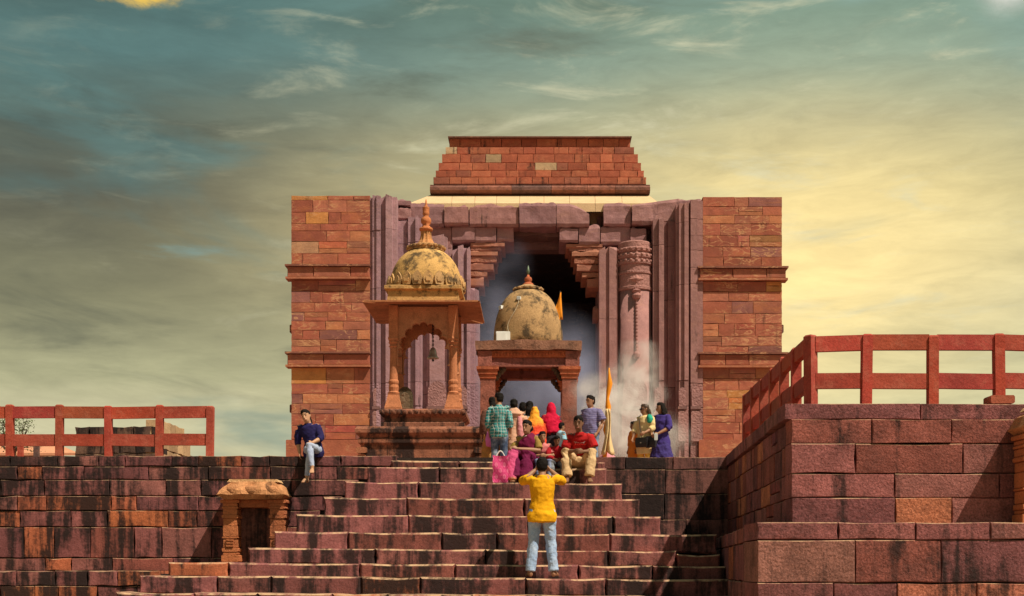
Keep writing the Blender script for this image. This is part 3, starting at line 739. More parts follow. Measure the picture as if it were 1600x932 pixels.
def arch_poly(w, z0, z1, ztop, nf=9):
    """panel with a multifoil arch cut out, in (u,z); w = half width of the opening"""
    pts = [(-w-.04, z0), (-w-.04, ztop), (w+.04, ztop), (w+.04, z0)][::-1]     # (right bottom ... left bottom), reversed below
    cusp = []
    for i in range(nf+1):
        a = math.pi*i/nf
        u = -w*math.cos(a)*(.93 if 0 < i < nf else 1); z = z0+(z1-z0)*(math.sin(a)**.8 if 0 < i < nf else 0)
        cusp.append((u, z))
    arc = []
    for (a, b) in zip(cusp, cusp[1:]):
        mx_, mz_ = (a[0]+b[0])/2, (a[1]+b[1])/2
        dxu, dzu = b[0]-a[0], b[1]-a[1]; L_ = math.hypot(dxu, dzu)
        nx_, nz_ = -dzu/L_, dxu/L_
        for k in range(6):
            t = math.pi*k/6
            arc.append((mx_-dxu/2*math.cos(t)+nx_*L_*.42*math.sin(t), mz_-dzu/2*math.cos(t)+nz_*L_*.42*math.sin(t)))
    arc.append(cusp[-1])
    arc = [(max(-w-.035, min(w+.035, u)), z) for u, z in arc]
    return arc, ztop, w
za0 = PZ(572, 29.77); za1 = PZ(508, 29.77)
arc, zt_, w_ = arch_poly(hp-.13, za0, za1, zcap)
arc = [(-(hp-.08), za0-.002)]+[(max(-(hp-.09), min(hp-.09, u)), z) for u, z in arc]+[(hp-.08, za0-.002)]
for k in range(4):
    th = k*math.pi/2
    ca, sa = math.cos(th), math.sin(th)
    poly = arc+[(hp-.08, zcap+.02), (-(hp-.08), zcap+.02)]
    mb = MB().prism(poly[::-1], -hp-.05, -hp+.06)
    mb.v = [(XC+x*ca-y*sa, DC+x*sa+y*ca, z) for x, y, z in mb.v]
    mb.build('cusped_arch', M['chhatri'], ch, (.46, .20, .105))
# ceiling beam ring and eave
for k in range(4):
    th = k*math.pi/2; ca, sa = math.cos(th), math.sin(th)
    he = 1.28; hi_ = .78; zi = zev+.05
    vs = [(-he, -he-.04, zev), (he, -he-.04, zev), (hi_, -hi_, zi), (-hi_, -hi_, zi), (-he, -he-.04, zev+.035), (he, -he-.04, zev+.035), (hi_, -hi_, zi+.06), (-hi_, -hi_, zi+.06)]
    MB().add([(XC+x*ca-y*sa, DC+x*sa+y*ca, z) for x, y, z in vs], [(3, 2, 1, 0), (4, 5, 6, 7), (0, 1, 5, 4), (1, 2, 6, 5), (2, 3, 7, 6), (3, 0, 4, 7)]).build('eave', M['chhatri'], ch, (.42, .17, .075))
MB().box(XC-.82, XC+.82, DC-.82, DC+.82, zev+.06, zev+.11).build('ceiling', M['chhatri'], ch, (.3, .13, .07))
zd0 = zev+.1; zd1 = PZ(446, 29.7)
MB().square([(.80, zd0), (.82, zd0+.02), (.80, zd1-.14), (.88, zd1-.1), (.88, zd1-.03), (.80, zd1)], XC, DC).build('drum', M['dome'], ch, (.50, .29, .11))
rd = .845; zt1 = PZ(389, DC); zdb = zd1-.03
prof = [(rd*.97, zdb)]
for i in range(0, 15):
    a = math.pi/2*i/15
    prof.append((rd*(math.cos(a)**.86)+.0, zdb+.12+(zt1-zdb-.12)*math.sin(a)))
MB().lathe(prof, XC, DC, 40).build('dome', M['dome'], ch, (.58, .34, .12), True)
for k in range(22):
    a = 2*math.pi*k/22; rr = rd+.012
    t = Vector((-math.sin(a), math.cos(a), 0)); o = Vector((math.cos(a), math.sin(a), 0)); c0 = Vector((XC, DC, zdb+.03))+o*rr
    def leaf(wd_, h0, h1, dep, off):
        pts = [(-wd_*.75, h0), (wd_*.75, h0), (wd_, h0+(h1-h0)*.35), (wd_*.85, h0+(h1-h0)*.65), (wd_*.35, h0+(h1-h0)*.88), (0, h1), (-wd_*.35, h0+(h1-h0)*.88), (-wd_*.85, h0+(h1-h0)*.65), (-wd_, h0+(h1-h0)*.35)]
        return [c0+t*u+Vector((0, 0, z))+o*(off-z*.10) for u, z in pts], [c0+t*u+Vector((0, 0, z))+o*(off+dep-z*.10) for u, z in pts]
    m = MB()
    for wd_, h0, h1, dep in ((.118, 0, .33, .04), (.066, .07, .24, .065)):
        b_, f_ = leaf(wd_, h0, h1, dep, .03); n = len(b_)
        m.add(b_+f_, [list(range(n, 2*n)), list(range(n-1, -1, -1))]+[(i, (i+1) % n, n+(i+1) % n, n+i) for i in range(n)])
    m.build('lotus_petal', M['dome'], ch, (.50, .29, .12) if k % 2 else (.40, .24, .11))
m = MB()
for k in range(20):
    a = 2*math.pi*k/20
    m.ball((XC+.40*math.cos(a), DC+.40*math.sin(a), zt1-.0), (.075, .075, .05), 8, 5)
m.lathe([(.43, zt1-.08), (.43, zt1-.01), (.33, zt1+.06), (.25, zt1+.09)], XC, DC, 24)
m.build('lotus_ring', M['dome'], ch, (.42, .22, .09))
zf_ = lambda y: PZ(y, DC)
flute = lambda a: 1+.10*math.cos(a*10)
MB().lathe([(.27, zf_(386)), (.20, zf_(382)), (.14, zf_(376)), (.115, zf_(368)), (.115, zf_(362))], XC, DC, 40, 0, flute).build('finial_neck', M['dome'], ch, (.48, .22, .085))
MB().lathe([(.10, zf_(363)), (.15, zf_(361)), (.165, zf_(359)), (.15, zf_(357)), (.09, zf_(355.5)), (.10, zf_(354)), (.06, zf_(353)), (.115, zf_(349)), (.125, zf_(345.5)), (.11, zf_(342)), (.06, zf_(338.5)), (.065, zf_(337)), (.085, zf_(334.5)), (.075, zf_(332)), (.08, zf_(326)), (.085, zf_(325)), (.04, zf_(323)), (.025, zf_(319)), (.012, zf_(312))], XC, DC, 20).build('finial', M['chhatri'], ch, (.50, .17, .065), True)
# bell hanging inside the pavilion
M['brass'] = plain_mat('dull_brass', (.42, .34, .28), .45, .3, 12, .1, 40, .4, .7)
M['iron'] = plain_mat('dark_iron', (.05, .045, .045), .6, .2, 10, .1, 40, .4, .5)
bx_, bz = PX(676.5, DC), PZ(561, DC)
bl = thing('temple_bell', (bx_, DC, bz), 'grey metal bell hanging on a chain under the pavilion arch', 'bell')
MB().lathe([(.135, bz), (.14, bz+.015), (.105, bz+.06), (.085, bz+.14), (.075, bz+.2), (.045, bz+.25), (.02, bz+.265)], bx_, DC, 20).build('bell_body', M['brass'], bl, None, True)
m = MB(); z = bz+.26; i = 0
while z < zev+.12:
    m.tube([(bx_+(.014 if i % 2 else 0), DC, z), (bx_+(.014 if i % 2 else 0), DC, z+.05)], .011, 6); m.tube([(bx_-(.014 if i % 2 else 0), DC, z), (bx_-(.014 if i % 2 else 0), DC, z+.05)], .011, 6)
    z += .045; i += 1
m.build('chain', M['iron'], bl)
MB().tube([(bx_, DC, bz+.1), (bx_, DC, bz-.03)], .012, 6).ball((bx_, DC, bz-.04), .028).build('clapper', M['iron'], bl)
# carved stele on the pavilion floor
sx_, sy_ = PX(633, 29.9), 29.95
st_ = thing('stele', (sx_, sy_, zfl), 'small dark arched carved stone standing on the pavilion floor', 'stele')
def arched(w, h, n=8): return [(-w, 0), (w, 0), (w*1.05, h*.55)]+[(w*1.02*math.cos(t*math.pi/n), h*.6+h*.4*math.sin(t*math.pi/n)) for t in range(n+1)]+[(-w*1.05, h*.55)]
MB().prism([(sx_+u, zfl+z) for u, z in arched(.17, .56)], sy_-.06, sy_+.09).build('slab', M['shrine'], st_, (.12, .085, .05))
MB().prism([(sx_+u, zfl+.05+z) for u, z in arched(.105, .38)], sy_-.10, sy_-.05).build('relief', M['carved'], st_, (.16, .11, .07))
# ------------------------------------------------------------------ second shrine with plain dome
DS = 32.8; XS = PX(826, 31.5); hs = 1.24
SR = (.30, .105, .075)
sh = thing('shrine', (XS, DS, PLAT), 'squat four-pillared shrine with a plain mouldy dome in front of the doorway', 'shrine')
df = DS-hs
sz = lambda y: PZ(y, df)
for sx in (-1, 1):
    for sy in (-1, 1):
        cx_, cy_ = XS+sx*(hs-.24), DS+sy*(hs-.24)
        z0 = PLAT; zc_ = sz(590)
        m = MB().square([(.26, z0), (.26, z0+.2), (.2, z0+.26), (.185, z0+.3), (.185, z0+1.0), (.205, z0+1.03), (.205, z0+1.1), (.18, z0+1.13), (.178, zc_-.03)], cx_, cy_)
        pl = m.build('pillar', M['shrine'], sh, SR)
        MB().square([(.18, zc_-.03), (.205, zc_), (.20, zc_+.07), (.235, zc_+.09), (.235, zc_+.17), (.27, zc_+.2), (.27, zc_+.27)], cx_, cy_).build('capital', M['shrine'], pl, (.46, .13, .06))
        for bx, by in ((-sx, 0), (0, -sy)):
            m = MB()
            for k in range(4): m.ball((cx_+bx*(.21+.055*k), cy_+by*(.21+.055*k), zc_+.02+.075*k), (.07, .07, .075), 8, 5)
            m.rough(.03, 9).build('leaf_bracket', M['shrine'], pl, (.12, .08, .05))
zc_ = sz(590)+.27; zr = sz(547); zt_ = sz(534)
for k in range(4):
    th = k*math.pi/2; ca, sa = math.cos(th), math.sin(th)
    def rot(mb): mb.v = [(XS+x*ca-y*sa, DS+x*sa+y*ca, z) for x, y, z in mb.v]; return mb
    L_ = hs-.02 if k % 2 == 0 else hs-.34
    rot(MB().box(-L_, L_, -hs+.04, -hs+.34, zc_, zr-.36)).build('beam', M['shrine'], sh, (.29, .10, .075))
    rot(MB().box(-L_+.02, L_-.02, -hs+.09, -hs+.34, zr-.355, zr-.18)).build('beam', M['shrine'], sh, (.27, .095, .08))
    f_ = MB().box(-L_+.25, L_-.25, -hs+.05, -hs+.34, zr-.175, zr-.01)
    for q in range(24): f_.ball((-L_+.32+q*(2*L_-.64)/23, -hs+.05, zr-.09), (.035, .025, .05), 6, 4)
    rot(f_).build('frieze', M['shrine'], sh, (.46, .125, .055))
    if k % 2 == 0:
        for sx in (-1, 1): rot(MB().box(sx*(hs-.17)-.17, sx*(hs-.17)+.17, -hs+.02, -hs+.3, zc_+.005, zr-.02, .02)).build('corner_block', M['shrine'], sh, (.31, .11, .085))
m = gridbox(XS-hs-.05, XS+hs+.05, DS-hs-.05, DS+hs+.05, zr, zt_+.02, 16, 16, 2).rough(.035, 3.1)
m.build('roof_slab', M['shrine'], sh, (.27, .13, .085))
rd2 = .875; zdt = PZ(452, DS); zdb2 = zt_+.0; prof = [(rd2*.99, zdb2-.05)]
for i in range(0, 16):
    a = math.pi/2*i/16; prof.append((rd2*math.cos(a)**.8, zdb2+.25+(zdt-zdb2-.25)*math.sin(a)))
MB().lathe(prof, XS-.02, DS, 40).build('dome', M['dome'], sh, (.40, .245, .115), True)
zg = lambda y: PZ(y, DS)
m = MB().lathe([(.37, zg(455)), (.36, zg(451.5)), (.22, zg(448)), (.15, zg(446))], XS-.02, DS, 20)
for k in range(14):
    a = k*math.pi/7; m.ball((XS-.02+.34*math.cos(a), DS+.34*math.sin(a), zg(453)), (.06, .06, .04), 8, 5)
m.build('lotus_ring', M['dome'], sh, (.42, .25, .12))
MB().lathe([(.15, zg(447)), (.13, zg(444)), (.07, zg(441.5)), (.075, zg(441)), (.10, zg(438)), (.085, zg(434.5)), (.035, zg(432.5)), (.03, zg(430))], XS-.02, DS, 16).build('finial', M['chhatri'], sh, (.48, .13, .06), True)
MB().lathe([(.015, zg(431)), (.035, zg(426)), (.045, zg(424)), (.03, zg(420.5)), (.008, zg(415))], XS-.02, DS, 10).build('finial_tip', plain_mat('verdigris', (.13, .17, .12), .5, .3, 20, .1, 30, .4, .5), sh, None, True)
# things fixed on the shrine roof
M['white'] = plain_mat('white_enamel', (.78, .80, .78), .5, .08, 8, .05)
M['lampglass'] = plain_mat('lamp_glass', (.5, .52, .52), .15, .05, 8, .02, 40, .6)
bx0, bx1 = PX(775, 31.9), PX(797, 31.9)
jb = thing('junction_box', ((bx0+bx1)/2, 31.95, zt_+.02), 'white electrical box standing at the foot of the shrine dome', 'box')
MB().box(bx0, bx1, 31.85, 32.05, zt_+.03, PZ(518.5, 31.9), .012).build('housing', M['white'], jb)
MB().box(bx0+.015, bx1-.1, 31.838, 31.85, zt_+.05, PZ(520, 31.9), .006).build('cover', M['white'], jb)
def flood(px, py, d, label, yaw):
    p = P(px, py, d); o = thing('floodlight', p, label, 'floodlight', 'floodlights on the shrine dome')
    ca, sa = math.cos(yaw), math.sin(yaw)
    m = MB().box(-.05, .05, -.05, .03, -.045, .045, .012); m.v = [(p.x+x*ca-y*sa, p.y+x*sa+y*ca, p.z+z) for x, y, z in m.v]; m.build('housing', M['white'], o)
    m = MB().box(-.042, .042, -.054, -.049, -.036, .036); m.v = [(p.x+x*ca-y*sa, p.y+x*sa+y*ca, p.z+z) for x, y, z in m.v]; m.build('glass', M['lampglass'], o)
    MB().tube([p, p+Vector((math.cos(yaw+1.57)*.09, math.sin(yaw+1.57)*.09, -.05))], .012, 6).build('bracket', M['iron'], o)
flood(783.5, 481, 32.45, 'small white floodlight on the shaded flank of the shrine dome', -.9)
flood(811, 466.5, 32.18, 'small white floodlight on the front of the shrine dome', -.2)
w0 = P(811, 468, 32.16); pts = [w0]
for k in range(1, 13):
    t = k/12; zz_ = w0.z+(zt_+.04-w0.z)*t; hh = (zz_-(zdb2+.25))/(zdt-zdb2-.25)
    rr = rd2*(math.cos(math.asin(max(0, min(1, hh)))))**.8+.015; xw = w0.x-.27*min(1, t*1.6)+.03*math.sin(t*9)
    yy = DS-math.sqrt(max(0, rr*rr-(xw-XS+.02)**2)); pts.append(Vector((xw, yy-.004, zz_)))
wr = MB().tube(pts, .008, 5).build('cable', plain_mat('pale_cable', (.5, .42, .3)), None); tag(wr, 'thin pale cable running down the shrine dome from its floodlight', 'cable')
# saffron flag beside the dome
M['saffron'] = plain_mat('saffron_cloth', (.80, .28, .02), .8, .2, 6, .2, 30, .2)
fx_, fy_ = PX(877, 32.6), 32.6
fl = thing('flag', (fx_, fy_, zt_), 'saffron pennant on a thin pole behind the shrine dome', 'flag')
MB().tube([(fx_+.02, fy_, zt_), (fx_-.03, fy_, PZ(455, 32.6))], .014, 6).build('pole', M['iron'], fl)
vs = []; fs = []
for i in range(9):
    t = i/8; z = PZ(457, 32.6)+(PZ(500, 32.6)-PZ(457, 32.6))*t
    w = .02+.2*min(1, t*1.25) if t < .75 else .22-.5*(t-.75)
    for j in range(5):
        u = j/4; vs.append((fx_-.03+.05*t-w*u+.02, fy_+.05*math.sin(u*7+t*5)*u-.02, z-.03*u*(1-t)))
for i in range(8):
    for j in range(4): fs.append((i*5+j, i*5+j+1, i*5+j+6, i*5+j+5))
o = MB().add(vs, fs).build('cloth', M['saffron'], fl, None, True); s_ = o.modifiers.new('thick', 'SOLIDIFY'); s_.thickness = .008
# saffron cloth-wrapped pole with offerings cloth at its foot
pd = 29.6
pb = P(944, 745, pd); pt = P(953, 575, pd)
sp_ = thing('cloth_pole', (pb.x, pb.y, PLAT), 'leaning pole wrapped in saffron cloth rising through the smoke', 'pole')
pts = [pb.lerp(pt, i/14)+Vector((.02*math.sin(i*1.7), 0, 0)) for i in range(15)]; pts[0].z = PLAT
MB().tube(pts, [(.05+.018*math.sin(i*2.3)) if i < 13 else .03-.02*(i-13) for i in range(15)], 10).build('wrapping', M['saffron'], sp_, None, True)
vs = []; fs = []
for i in range(12):
    t = i/11; p = P(949+1*t, 640+66*t, pd)
    for j in range(9):
        u = j/8-.5; w = .04+.25*t
        vs.append((p.x+u*w+.03*math.sin(t*5+u*3), p.y-.10+.06*math.sin(u*13+t*2)*(.4+t), p.z-.10*abs(math.sin(u*5))*t))
for i in range(11):
    for j in range(8): fs.append((i*9+j, i*9+j+1, i*9+j+10, i*9+j+9))
o = MB().add(vs, fs).build('draped_cloth', plain_mat('cream_cloth', (.72, .52, .27), .85, .25, 7, .3, 30), sp_, None, True); o.modifiers.new('thick', 'SOLIDIFY').thickness = .01
m = MB().lathe([(.30, PLAT), (.32, PLAT+.3), (.22, PLAT+.62), (.1, PLAT+.75)], PX(950, pd), pd+.25, 14, 0, lambda a: 1+.12*math.sin(a*5)); m.build('pink_cloth', plain_mat('pink_cloth', (.55, .22, .27), .85, .25, 7, .3, 30), sp_, None, True)
# ------------------------------------------------------------------ small niches built against the walls
def niche(cx_, d, z0, k, label, mats=M['niche']):
    nn = thing('niche', (cx_, d, z0), label, 'niche', 'stone niches against the walls')
    o1, o2 = (.48, .16, .065), (.42, .135, .06)
    H_ = 1.10*k
    def q(mb): mb.v = [(cx_+x*k, d+y*k, z0+z*k) for x, y, z in mb.v]; return mb
    for sx in (-1, 1):
        m = MB()
        x = sx*.40
        for (w, za, zb_) in ((.145, 0, .12), (.12, .12, .17), (.135, .17, .24), (.115, .24, .40), (.135, .40, .43), (.12, .43, .62), (.115, .62, .74), (.14, .74, .80), (.12, .80, .90), (.14, .90, .94), (.125, .94, 1.0), (.16, 1.0, 1.06)):
            m.box(x-w, x+w, -.30-w*.6, -.05, za, zb_-.004, .012)
        for z in (.27, .32, .37): m.box(x-.06, x+.06, -.40, -.3, z-.014, z+.014)
        q(m).build('column', mats, nn, o1 if sx < 0 else o2)
    q(MB().box(-.28, .28, -.06, .0, 0, 1.05)).build('back_slab', M['terrace'], nn, (.19, .08, .065))
    m = gridbox(-.58, .58, -.55, 0, 1.06, 1.36, 14, 5, 4)
    nv = []
    for (x, y, z) in m.v:
        t = (z-1.06)/.30
        fl_ = 1-.24*max(0, t-.45)-(.16 if t < .2 else 0)
        lob = .03*math.cos(x*16)*(1 if .2 < t < .8 else 0)
        nx_ = x*fl_; ny_ = -.0+(y)*fl_+(lob if y < -.5 else 0)
        nz_ = z-(.09*max(0, abs(x)-.40)/.18 if t > .4 else 0)
        v = Vector((nx_, ny_, nz_)); v += mnoise.noise_vector(v*5)*.018
        nv.append((v.x, min(v.y, 0), v.z))
    m.v = nv
    can = q(m).build('canopy', mats, nn, (.52, .24, .11))
    for x in (-.3, 0, .3):
        q(MB().ball((x, -.505, 1.22), (.15, .045, .075), 10, 6).rough(.02, 7)).build('canopy_lobe', mats, can, (.50, .225, .105))
    q(MB().prism([(-.44, 1.352), (.44, 1.352), (.40, 1.40), (-.40, 1.40)], -.42, -.01)).build('canopy_top', mats, can, (.60, .38, .2))  # cream cap: the sunlit canopy top is put into its colour
    q(MB().box(-.26, .26, -.30, -.02, .93, 1.055).rough(.02, 6)).build('hanging_leaf', mats, nn, o2)
    q(MB().box(-.60, .60, -.50, .0, -.35, -.004, .02)).build('base', M['terrace'], nn, (.2, .08, .07))
niche(PX(396, 21.6), 21.97, PZ(878, 21.6), .98, 'small orange carved stone niche with canopy against the long retaining wall beside the steps')
niche(PX(1667, 14.65), 14.96, ZL+.002, .96, 'orange carved stone niche standing on the ledge of the bastion')
# ------------------------------------------------------------------ things on the platform far left
ruin = thing('ruined_block', (PX(190, 40), 41, PLAT), 'dark square ruin of rough masonry behind the railing, with one flank coloured pale for sunlight', 'ruin')
a, b = PX(117, 40), PX(253, 40)
rr_ = random.Random(3)
zt_r = PZ(656, 40); zs = [PLAT+(zt_r-PLAT)*i/6 for i in range(7)]
MB().box(a+.06, b-.08, 40.08, 44.2, PLAT, PLAT+1.9).build('core', M['core'], ruin, (.16, .11, .08))
lay(ruin, Vector((0, 40, 0)), X, NF, [(z0, z1-(.05 if i == 5 else 0), a, b, .35, .8) for i, (z0, z1) in enumerate(zip(zs, zs[1:]))], M['terrace'], rr_, [(1, [(.15, .085, .06), (.11, .065, .05)])], depth=.6, jit=.05, slope=.012)
Ub = Vector((0, 1, 0)); 
for i, (z0, z1) in enumerate(zip(zs, zs[1:])):
    lay(ruin, Vector((b-.01, 0, 0)), Ub, X, [(z0, z1, 40.02, 45.2-max(0, i-1.5)*.75, .5, 1.1)], M['paving'], rr_, [(1, [(.45, .31, .18), (.40, .27, .15), (.36, .24, .14)])], depth=.5, jit=.05)  # paler stones on this side: sunlight on the flank put into the colour
# low tiled shelter further back
hs_ = thing('tiled_shelter', (PX(60, 62), 62, PLAT), 'low shelter with a faded orange sloping roof seen under the railing', 'building')
xa, xb = PX(-40, 60), PX(122, 60); ze, zr_ = PZ(708, 60), PZ(688, 62)
MB().add([(xa, 60, ze), (xb, 60, ze), (PX(75, 62), 62, zr_), (xa, 62, zr_), (xa, 60, ze-.12), (xb, 60, ze-.12), (PX(75, 62), 62, zr_-.12), (xa, 62, zr_-.12)], [(0, 1, 2, 3), (7, 6, 5, 4), (0, 4, 5, 1), (1, 5, 6, 2), (2, 6, 7, 3), (3, 7, 4, 0)]).build('roof', M['pale'], hs_, (.58, .27, .16))
MB().box(xa+.3, xb-1.2, 60.6, 63, PLAT, ze-.02).build('wall', M['paving'], hs_, (.4, .25, .17))
for px in (32, 57):
    p = P(px, 700, 30); o = MB().box(p.x-.055, p.x+.055, 29.95, 30.06, PLAT, PZ(690, 30), .01).build('stub_post', M['rail'], None, RED if px == 32 else (.10, .06, .055))
    tag(o, 'short red stone post standing behind the railing' if px == 32 else 'short dark stone post standing behind the railing', 'post')
# tree with thin foliage behind the railing
M['leaf'] = plain_mat('leaf', (.07, .10, .025), .6, .4, 3, .1, 20)
M['bark'] = plain_mat('bark', (.10, .07, .045), .9, .3, 8, .6, 20)
def tree(base, label, tips, seed):
    t = thing('tree', base, label, 'tree'); r = random.Random(seed); base = Vector(base)
    top = base+Vector((0, 0, 2.2))
    m = MB().tube([base, base+Vector((.05, 0, 1.1)), top], [.12, .09, .06], 8)
    lf = MB()
    for tip in tips:
        tip = Vector(tip); mid = top.lerp(tip, .5)+Vector((r.uniform(-.2, .2), r.uniform(-.2, .2), .1))
        m.tube([top-Vector((0, 0, .05)), mid, tip], [.045, .028, .008], 6)
        for k in range(3):
            e = mid.lerp(tip, r.random())+Vector((r.uniform(-.35, .35), r.uniform(-.3, .3), r.uniform(-.2, .35))); m.tube([mid.lerp(tip, .3), e], [.014, .005], 5)
            for q in range(45):
                c0 = e+Vector((r.gauss(0, .16), r.gauss(0, .16), r.gauss(0, .13))); u = Vector((r.uniform(-1, 1), r.uniform(-1, 1), r.uniform(-.6, .6))).normalized(); v = u.cross(Vector((r.uniform(-1, 1), r.uniform(-1, 1), 1))).normalized(); s = r.uniform(.03, .055)
                lf.add([c0-u*s, c0+v*s*.5, c0+u*s, c0-v*s*.5], [(0, 1, 2, 3)])
    m.build('trunk', M['bark'], t); lf.build('crown', M['leaf'], t)
tree((PX(22, 46), 46, PLAT), 'thin-leaved green tree behind the red railing', [P(px, py, 46+((i*7) % 5-2)*.4) for i, (px, py) in enumerate([(5, 668), (12, 660), (36, 662), (44, 672), (22, 690), (28, 700), (40, 700), (2, 690), (-20, 660), (-30, 680), (-8, 650)])], 4)
# ------------------------------------------------------------------ smoke
def smoke(name, label, lo, hi, dens, colr, blobs, nsc, thr):
    m = MB().box(lo[0], hi[0], lo[1], hi[1], lo[2], hi[2])
    mt = bpy.data.materials.new(name); mt.use_nodes = True; t = NT(mt.node_tree); t.n.clear()
    out = t.node('ShaderNodeOutputMaterial'); v = t.node('ShaderNodeVolumePrincipled'); t.link(v.outputs[0], out.inputs['Volume'])
    pos = t.node('ShaderNodeNewGeometry').outputs['Position']
    tot = None
    for (c0, rr, k) in blobs:
        q = t.vmath('DIVIDE', t.vmath('SUBTRACT', pos, tuple(c0)), tuple(rr))
        ln = t.node('ShaderNodeVectorMath', operation='LENGTH'); t.link(q, ln.inputs[0])
        f = t.math('MULTIPLY', t.smooth(ln.outputs['Value'], 1.0, .1), k)
        tot = f if tot is None else t.math('ADD', tot, f)
    n = t.noise(pos, nsc, 5, .6, .4)
    dn = t.math('MULTIPLY', t.math('MULTIPLY', tot, t.smooth(n, thr, thr+.3)), dens)
    t.setin(v.inputs['Density'], dn); v.inputs['Color'].default_value = (*colr, 1); v.inputs['Anisotropy'].default_value = -.15
    mt.cycles.volume_sampling = 'DISTANCE'
    o = m.build(name, mt, None, None, False, 'stuff')
    return tag(o, label, 'smoke')
q = lambda px, py, d: P(px, py, d)
smoke('smoke', 'white smoke drifting up beside the saffron pole', (PX(880, 30), 28.3, PLAT+.02), (PX(1095, 36), 35.5, PZ(520, 31)), 3.4, (.99, .98, .97),
      [(q(985, 625, 31.5), (1.05, 1.3, 1.15), 1.0), (q(925, 625, 31.5), (.75, 1.0, .75), .9), (q(1000, 690, 32), (1.5, 1.6, 1.1), .55), (q(960, 665, 31), (1.0, 1.2, 1.2), .7), (q(1000, 570, 32), (.7, 1.0, 1.0), .5)], 1.7, .40)
smoke('door_smoke', 'blue grey incense smoke hanging in the dark doorway', (PX(742, 47), 44, PLAT+.02), (PX(940, 47), 52.4, PZ(385, 48)), .16, (.60, .68, 1.0),
      [(q(850, 600, 48), (3.2, 4.2, 3.2), 1.0), (q(775, 520, 48), (1.4, 3.5, 3.4), .85), (q(905, 610, 48), (1.5, 4, 3.0), .9), (q(800, 420, 48), (1.0, 3, 1.5), .4)], .55, .33)
# ------------------------------------------------------------------ people
V = Vector
SKIN = {'mid': (.33, .165, .095), 'dark': (.20, .095, .055), 'fair': (.46, .25, .15)}
M['skin'] = plain_mat('skin', (0, 0, 0), .55, .08, 14, .05, 80, .35, use_obj=True)
M['hair'] = plain_mat('black_hair', (.011, .008, .007), .75, .4, 60, .8, 120, .12)
M['cloth'] = plain_mat('woven_cloth', (0, 0, 0), .85, .13, 9, .35, 26, .15, use_obj=True)
M['eye'] = plain_mat('dark_eye', (.02, .012, .01), .3)
M['lip'] = plain_mat('lips', (.30, .09, .075), .5)
M['leather'] = plain_mat('black_leather', (.015, .013, .014), .45, .2, 12, .2, 50, .4)
M['phone'] = plain_mat('dark_phone', (.02, .02, .022), .3, .1, 9, .02, 50, .5)
def jeans_mat():
    m, t = new_mat('worn_denim'); pos = t.node('ShaderNodeNewGeometry').outputs['Position']; oc = t.node('ShaderNodeObjectInfo').outputs['Color']
    c = t.mix(t.math('MULTIPLY', t.smooth(t.noise(pos, 5, 4, .6), .4, .75), .5), oc, (.55, .62, .72))
    t.setin(t.b.inputs['Base Color'], t.mix(1, c, t.ramp(t.noise(pos, 90, 3), [(.3, .8), (.7, 1.15)]), 'MULTIPLY')); t.b.inputs['Roughness'].default_value = .9
    bn = t.node('ShaderNodeBump'); bn.inputs['Strength'].default_value = .5; bn.inputs['Distance'].default_value = .015
    t.link(t.noise(t.vmath('MULTIPLY', pos, (1, 1, 1.8)), 14, 4, .6), bn.inputs['Height']); t.link(bn.outputs[0], t.b.inputs['Normal'])
    return m
M['denim'] = jeans_mat()
def plaid_mat():
    m, t = new_mat('checked_shirt'); p = t.node('ShaderNodeTexCoord').outputs['Object']
    s = t.node('ShaderNodeSeparateXYZ'); t.link(p, s.inputs[0])
    f = lambda v, k, w: t.math('LESS_THAN', t.math('FRACT', t.math('MULTIPLY', v, k)), w)
    u = t.math('ADD', s.outputs[0], t.math('MULTIPLY', s.outputs[1], .8))
    c = t.mix(f(u, 16, .35), (.035, .26, .27), (.02, .12, .14))
    c = t.mix(t.math('MULTIPLY', f(s.outputs[2], 16, .35), .6), c, (.02, .12, .14))
    c = t.mix(f(u, 16, .1), c, (.55, .62, .58)); c = t.mix(f(s.outputs[2], 16, .1), c, (.55, .62, .58))
    t.setin(t.b.inputs['Base Color'], c); t.b.inputs['Roughness'].default_value = .85
    return m
M['plaid'] = plaid_mat()
def two_tone(name, a, b, lo, hi, nz=.15, spots=None):
    m, t = new_mat(name); p = t.node('ShaderNodeTexCoord').outputs['Generated']
    s = t.node('ShaderNodeSeparateXYZ'); t.link(p, s.inputs[0])
    z = t.math('ADD', s.outputs[2], t.math('MULTIPLY', t.math('SUBTRACT', t.noise(p, 4, 3), .5), nz*2))
    c = t.mix(t.smooth(z, lo, hi), a, b)
    if spots: c = t.mix(t.math('MULTIPLY', t.smooth(t.noise(p, 26, 2), .6, .68), .7), c, spots)
    t.setin(t.b.inputs['Base Color'], c); t.b.inputs['Roughness'].default_value = .8
    bn = t.node('ShaderNodeBump'); bn.inputs['Strength'].default_value = .5; bn.inputs['Distance'].default_value = .02
    t.link(t.noise(t.vmath('MULTIPLY', p, (5, 5, 1)), 3, 4), bn.inputs['Height']); t.link(bn.outputs[0], t.b.inputs['Normal'])
    return m
STAND = dict(pelvis=(0, 0, .95), waist=(0, -.005, 1.08), chest=(0, 0, 1.27), neck=(0, .02, 1.44), head=(0, -.015, 1.575))
def lr(d, **k):
    for n, (x, y, z) in k.items(): d[n+'L'] = (x, y, z); d[n+'R'] = (-x, y, z)
    return d
def stand(**o):
    d = dict(STAND); lr(d, sh=(.175, .01, 1.385), el=(.225, .03, 1.11), wr=(.225, -.05, .87), hip=(.085, 0, .92), kn=(.095, -.02, .50), an=(.095, .02, .085), toe=(.115, -.17, .03))
    d.update(o); return d
